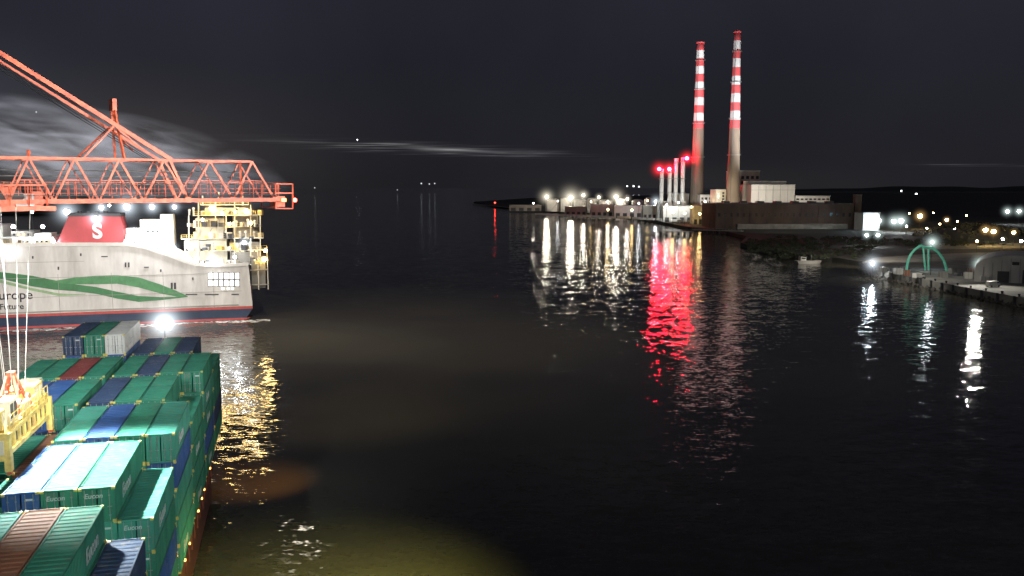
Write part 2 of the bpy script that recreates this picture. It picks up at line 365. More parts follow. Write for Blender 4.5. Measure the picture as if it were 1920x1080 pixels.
chimney('tall red and white striped chimney on the right, the higher one',1368,1381,60,938,8.0,3.3,15.8,11)
for px,Y in ((1303,1007),(1372,938)):
    b0=W(px,352,Y)
    for dx,dy in ((-90,-150),(100,-160)): spot('chimney_floodlight',(b0.x+dx,Y+dy,34),(b0.x,Y,155),2.2e6,46,(1,.98,.97),.8,2)
    spot('chimney_floodlight',(b0.x-22,Y-35,32 if px>1350 else 8),(b0.x,Y,55),5e4,60,(1,.85,.6),.9,1)
for i,(px,pt,lr) in enumerate([(1241,318,1),(1256,318,1),(1268,299,0),(1281,297,1)]):
    p=W(px,pt,1000); t=thing('exhaust_stack',['slim white exhaust stack, leftmost of four, red lamp on top','slim white exhaust stack, second from left, red lamp on top','slim white exhaust stack, third from left, without a lamp','slim white exhaust stack nearest the striped chimney, red lamp on top'][i],'exhaust stack',(p.x,1000,2.6),0,'exhaust stacks beside the chimneys')
    MB().lathe((p.x,1000,0),[(3.6,2.6),(3.6,22),(2.3,25),(2.3,p.z),(2.6,p.z),(2.6,p.z+1),(2.0,p.z+1)],18).build('flue',M['tank'],t,False)
    MB().box((p.x,1004,14),(8.5,9,22)).build('base_house',M['clad'],t)
    g_=MB()
    for z in (34,50,p.z-4): g_.lathe((p.x,1000,0),[(2.3,z),(3.4,z),(3.4,z+.5),(2.3,z+.5)],18)
    g_.build('platform',M['steel'],t)
    if lr:
        q=W({0:1236,1:1255,3:1288}[i],{0:317,1:317,3:297}[i],992)
        MB().beam((p.x,998,q.z-2.6),(q.x,992,q.z-2.2),.5).build('lamp_bracket',M['dark'],t)
        MB().lathe((q.x,q.y+1,q.z-2.0),[(.1,0),(5.2,0),(5.2,.3),(.1,.3)],20).build('light_shield',M['dark'],t)  # disc added to keep the red lamp's light off the flue below
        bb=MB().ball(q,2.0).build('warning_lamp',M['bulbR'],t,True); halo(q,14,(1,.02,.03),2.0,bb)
# ------------------------------------------------------------------ station buildings
def block(name,label,x0,x1,pyt,Y,depth,mat,cat='building',z0=2.6,win=None,group=None,roof='steel'):
    a=W(x0,pyt,Y); b_=W(x1,pyt,Y); zt=a.z; cx=(a.x+b_.x)/2; wd=b_.x-a.x
    t=thing(name,label,cat,(cx,Y+depth/2,z0),0,group)
    MB().box((cx,Y+depth/2,(z0+zt)/2),(wd,depth,zt-z0)).build('wall',mat,t)
    MB().box((cx,Y+depth/2,zt+.35),(wd+.8,depth+.8,.7)).build('roof',M[roof],t)
    if win:
        nx,nz_,ww,wh,zlo,zhi,wm=win
        for i in range(nx):
            for j in range(nz_):
                xx=a.x+wd*(i+.5)/nx; zz=zlo+(zhi-zlo)*(j+.5)/nz_
                MB().box((xx,Y-.1,zz),(ww,.3,wh)).build('window',wm,t)
    return t,a.x,b_.x,zt
t,xa,xb,zt=block('turbine_hall','long dark brick turbine hall in front of the right chimney',1343,1600,383,800,60,M['brick'],win=(22,1,2.0,3.2,13,18,M['glass']),roof='dark')
for i in range(9):
    xx=xa+(xb-xa)*i/8; MB().box((xx,799.8,(2.6+zt)/2),(.8,.6,zt-3)).build('pier',M['brick'],t)
MB().box(((xa+xb)/2,799.6,zt-2),(xb-xa,.5,.5)).build('cornice',M['brick'],t)
MB().box(((xa+xb)/2+6,797,5),((xb-xa)*.8,6,4.5)).build('lean_to',M['quaycon'],t)
for i in range(7):
    MB().box((xa+12+i*16,815,zt+1.6),(6,8,2.2)).build('roof_vent',M['dark'],t)
block('boiler_house','tall grey boiler house right of the right chimney',1379,1425,321,965,40,M['concrete'],win=(5,6,3,3.2,20,54,M['glass']))
t,xa,xb,zt=block('boiler_house','large floodlit pale block behind the turbine hall',1409,1491,347,905,45,M['clad'])
MB().box(((xa+xb)/2-2,930,zt+2.4),((xb-xa)*.86,24,3.6)).build('roof_plant',M['clad'],t)
for k in range(1,6): MB().box((xa+(xb-xa)*k/6,904.8,26),(.5,.4,zt-8)).build('cladding_rib',M['steel'],t)
MB().box(((xa+xb)/2,904.7,zt-5),(xb-xa,.5,.5)).build('cladding_rail',M['steel'],t)
t,xa,xb,zt=block('annex','low lit annex stepping down right of the pale block',1492,1556,368,900,30,M['clad'])
for k in range(8): MB().box((xa+(k+.5)*(xb-xa)/8,899.8,zt-3),(2.6,.4,1.6)).build('window',M['glass'],t)
block('annex','cream annex at the foot of the right chimney',1342,1380,356,950,26,M['cream'],win=(4,3,2,2,26,36,M['glass']))
block('pump_house','pale lit building between the two chimneys',1313,1343,366,985,25,M['clad'],win=(4,2,2.5,2.5,22,30,M['glass']))
block('switch_house','pale building right behind the leftmost chimney foot',1262,1292,364,1020,25,M['clad'])
block('brick_stub_tower','square dark brick tower at right end of the turbine hall',1604,1616,366,805,6,M['brick'],cat='tower',roof='dark')
block('shed','blue lit shed right of the turbine hall',1619,1650,400,770,20,M['tank'])
block('warehouse','dark low warehouse behind the blue lit shed',1560,1603,392,840,30,M['brick'],roof='dark')
spot('station_floodlight',(W(1450,352,850).x,850,31),(W(1440,352,905).x,905,36),6e4,130,(1,.92,.8),.8,2)
spot('station_floodlight',(W(1515,352,870).x,868,31),(W(1522,352,905).x,905,30),2.2e4,120,(1,.92,.8),.8,2)
spot('station_floodlight',(W(1410,352,880).x,862,31),(W(1395,352,965).x,965,40),8e4,90,(1,.92,.8),.8,2)
spot('station_floodlight',(W(1325,352,950).x,900,24),(W(1335,352,985).x,985,28),1.0e5,100,(1,.9,.7),.8,2)
spot('station_floodlight',(W(1450,352,700).x,690,40),(W(1470,352,800).x,800,12),1.0e5,90,(1,.85,.7),1,2)
spot('stack_floodlight',(W(1250,352,900).x,900,15),(W(1262,352,1000).x,1000,50),3.5e5,70,(.95,1,1),.8,2)
point('shed_light',W(1630,402,755),5e3,(.3,.8,1),1)
for i,(px,wpx,pt,Y) in enumerate([(1036,26,374,1400),(1062,22,372,1390),(1088,24,375,1330),(1112,22,373,1330),(1136,26,376,1290),(1166,24,374,1270),(1196,22,376,1220),(1216,16,373,1240)]):
    c=W(px,pt,Y); r=wpx/2*Y/F
    t=thing('storage_tank','white round storage tank, %s from the left on the far point'%['first','second','third','fourth','fifth','sixth','seventh','eighth'][i],'tank',(c.x,Y,2.6),0,'storage tanks on the far point')
    MB().lathe((c.x,Y,0),[(r,2.6),(r,c.z),(r*.5,c.z+1.6),(.1,c.z+2)],28).build('shell',M['tank'],t,False)
    s=MB()
    for k in range(14): 
        a0=-1.9+k*.09; s.beam((c.x+(r+.3)*math.cos(a0),Y+(r+.3)*math.sin(a0),3+k*(c.z-4)/14),(c.x+(r+.3)*math.cos(a0+.09),Y+(r+.3)*math.sin(a0+.09),3+(k+1)*(c.z-4)/14),.5)
    s.build('stair',M['steel'],t)
    MB().lathe((c.x,Y,0),[(r+.25,c.z-.5),(r+.25,c.z),(r,c.z)],28).build('rim',M['steel'],t)
for i,(x0,x1,pt,Y,mt) in enumerate([(1108,1150,384,1160,'clad'),(1152,1205,386,1120,'tank'),(1206,1240,386,1060,'clad'),(955,1015,385,1420,'concrete'),(1060,1100,388,1180,'concrete'),(1244,1300,387,960,'clad'),(1300,1338,386,900,'cream')]):
    t,xa,xb,zt=block('quay_shed',['pale shed in the middle of the far quay','long white shed left of the exhaust stacks','pale shed at foot of the leftmost exhaust stack','low grey shed near the left tip of the point','small concrete shed left of the pale quay sheds','pale shed in front of the exhaust stacks','cream shed in front of the left chimney'][i],x0,x1,pt,Y,16,M[mt],group='sheds along the far quay')
    for k in range(4): MB().box((xa+(k+.5)*(xb-xa)/4,Y-.15,5.3),((xb-xa)/7,.3,5)).build('door',M['dark'],t)
for i,(px,py,Y) in enumerate([(1262,398,900),(1284,400,890),(1312,401,880),(1330,400,880),(1185,394,1040),(1140,393,1100)]):
    lampmast('wall_lamp','small yellow quay lamp, %s along the water below the chimneys'%['third from left','fourth from left','fifth from left','rightmost','second from left','leftmost'][i],px,py,Y,'bulbY',1.0,'yellow quay lamps')
for i in range(22):
    px=1010+i*15+R.uniform(-4,4); Y=1180-i*13+R.uniform(-10,10); g_=W(px,352,Y)
    t=thing('parked_truck','small pale truck parked along the far quay front','truck',(g_.x,Y,2.6),R.uniform(-.3,.3),'parked trucks on the far quay')
    l=R.uniform(6,11)
    MB().box((0,0,2.2),(l,2.6,2.4)).build('body',M[R.choice(['white','clad','steel','cream'])],t,local=True)
    MB().box((l/2+1.3,0,1.8),(2.2,2.5,2.6)).build('cab',M['white'],t,local=True)
    for q in (-l*.3,l*.2,l/2+1.2): MB().tube((q,-1.35,.5),(q,1.35,.5),.5,n=10).build('wheel_pair',M['dark'],t,local=True)
def jetty(label,p,q,z,wid,n):
    t=thing('jetty',label,'jetty',(p.x,p.y,0)); d=(q-p).normalized(); s_=Vector((-d.y,d.x,0))
    MB().beam(Vector((p.x,p.y,z)),Vector((q.x,q.y,z)),wid,.7).build('deck',M['quaycon'],t)
    for i in range(n):
        c=p+(q-p)*(i+.5)/n
        for k in (-1,1): MB().tube((c.x+s_.x*k*wid*.4,c.y+s_.y*k*wid*.4,-1),(c.x+s_.x*k*wid*.4,c.y+s_.y*k*wid*.4,z),.55).build('pile',M['dark'],t)
    rl=MB(); 
    for i in range(n*2+1):
        c=p+(q-p)*i/(n*2)-s_*wid*.45; rl.beam((c.x,c.y,z),(c.x,c.y,z+1.6),.15)
    a_=p-s_*wid*.45; b_=q-s_*wid*.45; rl.beam((a_.x,a_.y,z+1.6),(b_.x,b_.y,z+1.6),.15); rl.build('railing',M['steel'],t)
jetty('dark piled jetty on the water below the striped chimneys',G(1222,441),G(1300,441),3,6,7)
jetty('low jetty in front of the far sheds',G(1020,404),G(1140,409),2.5,7,9)
jetty('piled berth running right in front of the turbine hall',G(1300,437),G(1392,440),3,6,8)
jetty('thin jetty reaching left from the tip of the point',G(886,384),G(955,392),2.5,6,8)
for i,(px,py) in enumerate([(1226,449),(1246,447),(1268,452)]):
    p=G(px,py); t=thing('mooring_dolphin','dark mooring dolphin in the water, %s of three near the jetty'%['leftmost','middle','rightmost'][i],'mooring dolphin',(p.x,p.y,0),0,'mooring dolphins')
    for a_ in range(4): MB().tube((p.x+1.6*math.cos(a_*1.57+.7),p.y+1.6*math.sin(a_*1.57+.7),-1),(p.x+1*math.cos(a_*1.57+.7),p.y+math.sin(a_*1.57+.7),3.4),.35).build('pile',M['dark'],t)
    MB().box((p.x,p.y,3.8),(4,4,.9)).build('cap',M['quaycon'],t)
p=G(928,386); t=thing('beacon','red harbour beacon off the tip of the point','beacon',(p.x,p.y,0))
MB().lathe((p.x,p.y,0),[(2,-.5),(2,1.5),(.5,2),(.4,6)],12).build('tower',M['dark'],t); MB().ball((p.x,p.y,6.8),1.0).build('lamp',em('beacon_red',(1,.03,.02),60),t,True)
p=G(1514,494); t=thing('barge','small grey work barge moored off the dark bank','boat',(p.x,p.y,0),.15)
a=5.6
MB().prism([(-a,-2,-.5),(a,-2,-.5),(a+1.5,-2,1.6),(-a-1.2,-2,1.6)],(0,4,0)).build('hull',M['concrete'],t,local=True)
MB().box((-3,0,2.6),(3,2.8,2)).build('cabin',M['clad'],t,local=True)
MB().box((-3,-1.45,2.9),(2.4,.1,.7)).build('window',M['glass'],t,local=True)
MB().beam((2,0,1.6),(2,0,4.4),.15).build('mast',M['steel'],t,local=True)
spot('barge_light',(p.x+8,p.y-20,12),p,2.0e3,40,(1,1,.95),1,.5)
# ------------------------------------------------------------------ right pier
t=thing('davit_crane','green arched davit frame standing on the right pier','crane',G(1738,508,3.2))
def arc(pts,r,name):
    mb=MB(); P=[W(x,y,Yv) for x,y,Yv in pts]
    for a_,b_ in zip(P,P[1:]): mb.tube(a_,b_,r,n=8)
    mb.build(name,M['cgreen'],t)
def bez(a,b,c,Y,n=9): return [((1-s)**2*a[0]+2*s*(1-s)*b[0]+s*s*c[0],(1-s)**2*a[1]+2*s*(1-s)*b[1]+s*s*c[1],Y) for s in [i/n for i in range(n+1)]]
arc(bez((1700,506),(1702,470),(1729,460),366),.55,'leg'); arc(bez((1775,508),(1770,476),(1746,464),366),.55,'leg')
arc([(1735,507,366),(1731,462,366)],.4,'post'); arc([(1741,507,366),(1741,466,366)],.4,'post'); arc([(1722,461,366),(1752,466,366)],.5,'crossbeam')
a_=G(1738,508,3.2); MB().box((a_.x,a_.y,3.8),(16,3,1.2)).build('base',M['dark'],t)
spot('davit_light',(a_.x-4,a_.y-24,14),(a_.x,a_.y,9),3.2e4,60,(.9,1,.95),1,.4)
hp=W(1914,352,338); hw=14.0
t=thing('storage_hall','pale round roofed storage hall at the right edge of the pier','building',(hp.x,338,3.2),-.5)
prof=[(-hw,0),(-hw,4.2)]+[(-hw*math.cos(k*math.pi/12),4.2+6.6*math.sin(k*math.pi/12)**.8) for k in range(1,12)]+[(hw,4.2),(hw,0)]
MB().prism([(x,0,z) for x,z in prof],(0,30,0)).build('shell',M['clad'],t,local=True)
for k in range(1,9): MB().beam((-hw+k*hw*2/9,-.08,0),(-hw+k*hw*2/9,-.08,4+5.6*math.sin(k*math.pi/9)),.2).build('cladding_rib',M['steel'],t,local=True)
MB().box((-4,-.2,2.2),(4,.3,4.4)).build('door',M['dark'],t,local=True); MB().box((5,-.2,2.6),(5,.3,5.2)).build('door',M['dark'],t,local=True)
MB().box((0,-.2,7.6),(2.4,.3,1.2)).build('louvre',M['dark'],t,local=True)
spots=[(1655,511,3),(1672,509,2.6),(1684,514,3.4),(1700,517,2.5),(1786,512,3.2),(1800,517,4),(1815,522,3.2),(1822,512,3),(1768,520,3),(1690,507,2.5),(1846,528,3)]
for i,(px,py,s_) in enumerate(spots):
    p=G(px,py,3.2); t=thing('cargo_crate','','crate',(p.x,p.y,3.2),R.uniform(-.4,.4),'crates on the right pier')
    t['label']='%s cargo crate on the right pier, %s from the left'%([ 'grey','dark','pale','rusty'][i%4],['first','second','third','fifth','seventh','eighth','ninth','tenth','sixth','fourth','eleventh'][i])
    h_=R.uniform(1.3,2.6)
    MB().box((0,0,h_/2),(s_,2.2,h_)).build('box',[M['quaycon'],M['dark'],M['clad'],CC['rust brown']][i%4],t,local=True)
    for k in (-1,0,1): MB().box((k*s_*.45,-1.15,h_/2),(.15,.08,h_*.98)).build('batten',M['steel'],t,local=True)
for i,(px,py,rz) in enumerate([(1722,522,.5),(1862,538,.3)]):
    p=G(px,py,3.2); t=thing('parked_van',['white van parked below the green davit','white van parked in front of the round roofed hall'][i],'van',(p.x,p.y,3.2),rz)
    MB().prism([(-2.6,-.95,.4),(2.6,-.95,.4),(2.6,-.95,1.2),(1.9,-.95,1.4),(1.4,-.95,2.2),(-2.6,-.95,2.2)],(0,1.9,0)).build('body',M['white'],t,local=True)
    MB().box((1.2,-.97,1.75),(.9,.06,.5)).build('window',M['glass'],t,local=True)
    for x in (-1.7,1.7):
        for y in (-.9,.9): MB().tube((x,y-.12,.38),(x,y+.12,.38),.38,n=12).build('wheel',M['dark'],t,local=True)
edge=[(1612,506),(1650,521),(1700,532),(1800,553),(1920,577),(2100,616)]
E=[G(*p) for p in edge]
for a_,b_ in zip(E,E[1:]):
    n_=int((b_-a_).length/9)+1
    for i in range(n_):
        p=a_+(b_-a_)*(i+.5)/n_; d=(b_-a_).normalized(); nrm=Vector((d.y,-d.x,0))
        if nrm.y>0: nrm=-nrm
        q=p+nrm*.6
        o=MB().tube((q.x,q.y,-.8),(q.x,q.y,3.4),.45,n=8).build('fender_pile',M['dark']); tag(o,'dark timber fender pile along the face of the right pier','fender pile','fender piles along the right pier')
        q=p-nrm*1.2
        t=thing('bollard','dark mooring bollard on the edge of the right pier','bollard',(q.x,q.y,3.2),0,'bollards on the right pier')
        MB().lathe((q.x,q.y,3.2),[(.35,0),(.28,.5),(.5,.65),(.5,.85),(.1,.95)],10).build('post',M['dark'],t)
rk=MB()
for i in range(420):
    a_,b_=R.choice(list(zip(E,E[1:]))); p=a_+(b_-a_)*R.random(); s_=R.uniform(.4,1.5)
    m4=Matrix.Translation((p.x+R.uniform(-1.5,1.5),p.y-R.uniform(.2,3),R.uniform(-.5,.9)))@Matrix.Rotation(R.uniform(0,3),4,Vector((R.random(),R.random(),R.random())).normalized())
    rk.box(None,(s_,s_*.8,s_*.7),mat=m4)
tag(rk.build('rubble',M['rock']),'grey rubble stones along the foot of the right pier','rubble',kind='stuff')
def rv(): return Vector((R.gauss(0,1),R.gauss(0,1),R.gauss(0,1))).normalized()
def scrub(name,label,regions,n,mat,zb=2.6,hmax=5,sz=1.2):
    mb=MB()
    for (x0,y0,x1,y1,cnt) in regions:
        for c in range(cnt):
            px=R.uniform(x0,x1); py=R.uniform(y0,y1); p=G(px,py,zb); hh=R.uniform(.4,1)*hmax; rr=R.uniform(.8,1.6)*hmax*.8
            for i in range(n):
                v=rv()*R.uniform(.5,1)
                c_=Vector((p.x+v.x*rr,p.y+v.y*rr,zb+hh*.5+v.z*hh*.55)); s_=sz*R.uniform(.5,1.2)
                a_=rv(); b_=a_.cross(rv()).normalized()
                mb.quad(c_-a_*s_*.5,c_+b_*s_*.35,c_+a_*s_*.5,c_-b_*s_*.35)
    return tag(mb.build(name,mat),label,'scrub',kind='stuff')
scrub('scrub','dark scrub covering the low bank right of the berth',[(1400,450,1500,474,110),(1440,444,1640,486,220),(1640,450,1900,462,90)],40,M['leaf'],hmax=2.2,sz=.9)
c=W(1860,352,640); mm=MB(); vs=[];fs=[];n1=20
for j in range(n1+1):
    for i in range(n1+1):
        u=i/n1*2-1; v_=j/n1*2-1; hh=max(0,1-u*u)*max(0,1-v_*v_)*(9+2*math.sin(u*9)+1.5*math.sin(v_*7+u*4))
        vs.append((c.x+u*42+v_*8,660+v_*60,2.4+hh))
for j in range(n1):
    for i in range(n1): a_=j*(n1+1)+i; fs.append((a_,a_+1,a_+n1+2,a_+n1+1))
mm.add(vs,fs); tag(mm.build('mound',M['ground'],smooth=True),kind='structure')
mb=MB()
for c_ in range(150):
    u=R.uniform(-.9,.9); v_=R.uniform(-.9,.5); hh=max(0,1-u*u)*max(0,1-v_*v_)*9; p=Vector((c.x+u*42+v_*8,660+v_*60,3.0+hh)); rr=R.uniform(1.2,2.8)
    for i in range(45):
        q=p+rv()*R.uniform(.5,1)*rr; s_=R.uniform(.3,.9)
        a_=rv(); b_=a_.cross(rv()).normalized()
        mb.quad(q-a_*s_,q+b_*s_*.7,q+a_*s_,q-b_*s_*.7)
tag(mb.build('bushes',pm('mound_leaf',(.08,.075,.04),.9,0,.5,.4)),'tangled bushes covering the mound at the right edge','bushes',kind='stuff')
spot('mound_light',(c.x-30,560,22),(c.x,650,8),9e4,80,(1,.85,.6),.9,2)
spot('pier_light',W(1700,430,340),G(1700,520,3.2),3e4,120,(1,.97,.88),.9,.5)
spot('pier_light',W(1837,470,335),G(1870,545,3.2),3e4,120,(1,.97,.88),.9,.5)
spot('bank_light',W(1650,400,420),G(1560,470,3.2),1.2e5,120,(1,.92,.8),1,1)
land('road',[(1700,476),(1760,464),(2300,462),(2300,470),(1900,474)],2.7,M['quaycon'])
def far(name,label,px,py,Y,r,mat,cat='distant light',group=None):
    o=MB().ball(W(px,py,Y),r).build(name,mat,smooth=True); return tag(o,label,cat,group)
for i,(px,py,Y,r) in enumerate([(590,352,5000,3),(670,262,9000,6),(68,210,9000,6),(790,344,7000,6),(805,345,7000,5),(815,344,7000,5),(745,356,6000,3),(1176,349,6000,4),(1188,349,6000,5),(1198,350,6000,4),(1690,358,6000,5),(1718,364,5000,6)]):
    lab=['faint distant lamp right of the crane tip on the horizon','lone bright star over the cloud streak','faint star above the crane stay at left','anchored ship light on the horizon, left of three','anchored ship light on the horizon, middle of three','anchored ship light on the horizon, right of three','faint horizon lamp left of the ship lights','horizon light left of the exhaust stacks, first of three','horizon light left of the exhaust stacks, middle of three','horizon light left of the exhaust stacks, last of three','small white far shore lamp right of the brick tower','bright far shore lamp above the floodlit yard'][i]
    far('star' if i in (1,2) else 'distant_lamp',lab,px,py,Y,r,M['faint'] if i in (0,2,3,4,5,6) else M['far'],'star' if i in (1,2) else 'distant light')
for i in range(26):
    px=1770+i*6.2+R.uniform(-2,2); far('shore_lamp','tiny lamp in the row along the far shore at right',px,364+R.uniform(-1.5,2.5),7000,R.uniform(2.5,5.5),M['far'] if R.random()<.6 else M['farY'],group='far shore lamp row')
# ------------------------------------------------------------------ container ship
TH=math.atan(420/F); ua=Vector((-math.sin(TH),math.cos(TH),0)); va=Vector((-math.cos(TH),-math.sin(TH),0))
def SV(u,v,z): return ua*u+va*v+Vector((0,0,z))
LG,WD,TT=12.19,2.38,2.6
M['casting']=pm('corner_yellow',(.6,.48,.12),.6,0,.3,2)
def cont_proto(cn,logo):
    c=CC[cn]; t=bpy.data.objects.new('shipping_container',None); COL.objects.link(t); MATX[t.name]=Matrix.Identity(4)
    hl,hw_=LG/2,WD/2; mb=MB()
    n=34
    for sx in (-1,1):
        pts=[]
        for i in range(n):
            y0=-hl+.18+(LG-.36)*i/n; p=(LG-.36)/n
            pts+= [(y0,0),(y0+p*.3,0),(y0+p*.5,-.09),(y0+p*.8,-.09)]
        pts.append((hl-.18,0)); b0=len(mb.v)
        for y,dx in pts: mb.v+= [Vector((sx*(hw_-.03+dx),y,.15)),Vector((sx*(hw_-.03+dx),y,TT-.12))]
        for i in range(len(pts)-1): mb.f.append([b0+2*i,b0+2*i+2,b0+2*i+3,b0+2*i+1]); mb.mi.append(0)
    mb.box((0,hl-.05,TT/2),(WD-.2,.05,TT-.2)); mb.box((0,0,.1),(WD-.1,LG-.1,.12))
    mb.build('side_wall',c,t,local=True)
    rf=MB(); n=18
    pts=[]
    for i in range(n):
        y0=-hl+.2+(LG-.4)*i/n; p=(LG-.4)/n; pts+=[(y0,0),(y0+p*.35,0),(y0+p*.5,-.06),(y0+p*.85,-.06)]
    pts.append((hl-.2,0))
    for y,dz in pts: rf.v+=[Vector((-hw_+.07,y,TT-.02+dz)),Vector((hw_-.07,y,TT-.02+dz))]
    for i in range(len(pts)-1): rf.f.append([2*i,2*i+1,2*i+3,2*i+2]); rf.mi.append(0)
    rf.build('roof',c,t,local=True)
    fr=MB()
    for sx in (-1,1):
        for z in (.08,TT-.06): fr.box((sx*(hw_-.05),0,z),(.1,LG-.3,.12))
        for y in (-hl+.08,hl-.08): fr.box((sx*(hw_-.08),y,TT/2),(.16,.16,TT-.3))
    for y in (-hl+.07,hl-.07):
        for z in (.08,TT-.06): fr.box((0,y,z),(WD-.3,.12,.14))
    fr.k=1
    for sx in (-1,1):
        for y in (-hl+.1,hl-.1):
            for z in (.09,TT-.08): fr.box((sx*(hw_-.09),y,z),(.24,.26,.18))
    fr.build('frame',[c,M['casting']],t,local=True)
    for sx in (-1,1):
        d=MB().box((sx*.56,-hl+.08,TT/2),(1.02,.05,TT-.34)).build('door',c,t,local=True)
        for q in (.3,.82):
            r_=MB(); r_.tube((sx*q,-hl+.03,.16),(sx*q,-hl+.03,TT-.14),.032,n=6); r_.box((sx*q,-hl+.02,1.15),(.3,.05,.06)); r_.box((sx*q,-hl+.02,.5),(.12,.05,.1)); r_.box((sx*q,-hl+.02,2.0),(.12,.05,.1))
            r_.build('lock_rod',M['steel'],d,local=True)
    if logo:
        if logo==2: text('Eucon',.5,(-.85,-hl-.03,1.86),(1,0,0),(0,0,1),M['letter'],'lettering',t,True,bold=.008,shear=.15)
        text('Eucon',1.45,(hw_+.012,.3 if logo==3 else -3.2,.75),(0,1,0),(0,0,1),M['letter'],'lettering',t,True,bold=.02,shear=.15)
    else:
        MB().box((.55,-hl+.04,2.05),(.5,.03,.14)).build('data_plate',M['letter'],t,local=True)
    return t
protos={}; used=set()
def cont(u0,v,ztop,cn,logo,label):
    k=(cn,logo)
    if k not in protos: protos[k]=cont_proto(cn,logo)
    p=protos[k]; t=p if k not in used else copy_tree(p); used.add(k)
    t.location=SV(u0+LG/2+R.uniform(-.1,.1),v+WD/2,ztop-TT); t.rotation_euler=(0,0,TH+R.uniform(-.005,.005)); t['label']=label; t['category']='container'; t['group']='shipping containers on the container ship'
ZT=18.5
bays=[('nearest',50.6),('second',66.6),('third',80.2),('fourth',93.8),('fifth',107.4),('sixth',121.0)]
gap=lambda c: 10.2+2.5*c+(.7 if c>=4 else 0)
lay={0:[(0,1,'navy blue',0),(1,0,'green',3),(2,0,'rust brown',0),(3,0,'teal green',1)],
 1:[(0,1,'teal green',2),(1,0,'green',2),(2,0,'green',2),(3,0,'blue',0),(4,1,'green',0)],
 2:[(0,0,'teal green',1),(1,0,'green',0),(2,0,'blue',0),(3,0,'teal green',0),(4,1,'rust brown',0),(5,1,'green',0),(6,0,'green',0)],
 3:[(0,1,'green',0),(1,0,'green',0),(2,0,'green',0),(3,0,'navy blue',0),(4,0,'green',0),(5,0,'blue',0),(6,0,'blue',0),(7,1,'green',0)],
 4:[(0,0,'green',0),(1,0,'green',0),(2,0,'navy blue',0),(3,0,'green',0),(4,0,'green',0),(5,0,'dark red',0),(6,0,'green',0),(7,0,'green',0)],
 5:[(4,-1,'white',1),(5,-1,'green',0),(6,-1,'navy blue',0),(3,0,'navy blue',0),(2,0,'green',0),(1,0,'navy blue',0),(0,1,'green',0)]}
ordw=['nearest the water','second from the water','third from the water','fourth from the water','fifth from the water','sixth from the water','seventh from the water','eighth from the water']
pal=['green','teal green','green','green','navy blue','teal green','green','blue']
for bi,(bn,u0) in enumerate(bays):
    lv={c:l for c,l,_,_ in lay[bi]}
    for c,l,cn,lg in lay[bi]:
        deep = 5-l if c==0 else 3
        if c==1 and lv.get(0,9)>=1: deep=4
        for d in range(deep):
            lev=l+d; col_=cn if d==0 else R.choice(pal); lo=lg if d==0 else (1 if ('green' in col_ and R.random()<.5) else 0)
            ps=['topmost','one below the top','two below the top','three below the top','four below the top','five below the top'][d]
            if lev>4: continue
            cont(u0,gap(c),ZT-lev*TT,col_,lo,'%s container, %s of stack %s, %s bay'%(col_,ps,ordw[c],bn if bi<5 else 'farthest'))
sh=thing('container_ship','container ship hull under the stacks, rusty red side along the water','ship',SV(90,21,0))
HV=10.35
outl=[(20,HV),(114,HV),(128,12),(140,15.5),(148,21.5),(140,27.5),(128,31),(114,32.6),(20,32.6)]
MB().prism([SV(u,21.5+(v-21.5)*.97,-1) for u,v in outl],(0,0,1.9)).build('boot_top',M['rust'],sh)
MB().prism([SV(u,v,.9) for u,v in outl],(0,0,4.2)).build('hull',M['hullred'],sh)
MB().prism([SV(u,21.5+(v-21.5)*.985,5.1) for u,v in outl],(0,0,.3)).build('deck',M['deck'],sh)
fo=[(134,14.2),(140,15.9),(147.2,21.5),(140,27.1),(134,28.8)]
MB().prism([SV(u,v,5.4) for u,v in fo],(0,0,2.2)).build('forecastle',M['hullred'],sh)
rl=MB()
for i in range(45): rl.beam(SV(40+i*1.9,HV+.05,5.3),SV(40+i*1.9,HV+.05,6.4),.06)
for z in (5.8,6.1,6.4): rl.beam(SV(38,HV+.05,z),SV(124,HV+.05,z),.05)
rl.build('side_rail',M['orange'],sh)
for bi,(bn,u0) in enumerate(bays):
    lb=MB(); u=u0-.7
    for v in (10.6,15,20,27,32): lb.beam(SV(u,v,5.4),SV(u,v,10.8),.25)
    for z in (8,10.8): lb.beam(SV(u,10.5,z),SV(u,32.2,z),.4,.15)
    lb.build('lashing_bridge',M['rust'],sh)
    MB().box(SV(u,10.4,7.6),(.2,.2,.3)).build('deck_lamp',M['bulbO'],sh)
for u in (58,70,74,84,88,97,101,104,112): MB().box(SV(u,HV-.1,5.2),(.16,.16,.2)).build('deck_lamp',M['bulbO'],sh)
for u in [44+i*2.9 for i in range(25)]:
    MB().beam(SV(u,HV-.06,3.6),SV(u,HV-.06,5.3),.12).build('hull_frame',M['rust'],sh)
p=W(308,606,134.5); mt=MB().tube((p.x,p.y,5.4),(p.x,p.y,p.z-.3),.2,.12).build('foremast',M['dark'],sh)
MB().beam((p.x-1.2,p.y,p.z-1.2),(p.x+1.2,p.y,p.z-1.2),.12).build('yard',M['dark'],mt)
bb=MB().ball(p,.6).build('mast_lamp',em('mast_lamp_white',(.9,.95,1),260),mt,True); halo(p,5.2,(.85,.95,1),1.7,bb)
MB().box(SV(140,21,9.5),(5,4,4),TH).build('windlass_house',M['white'],sh)
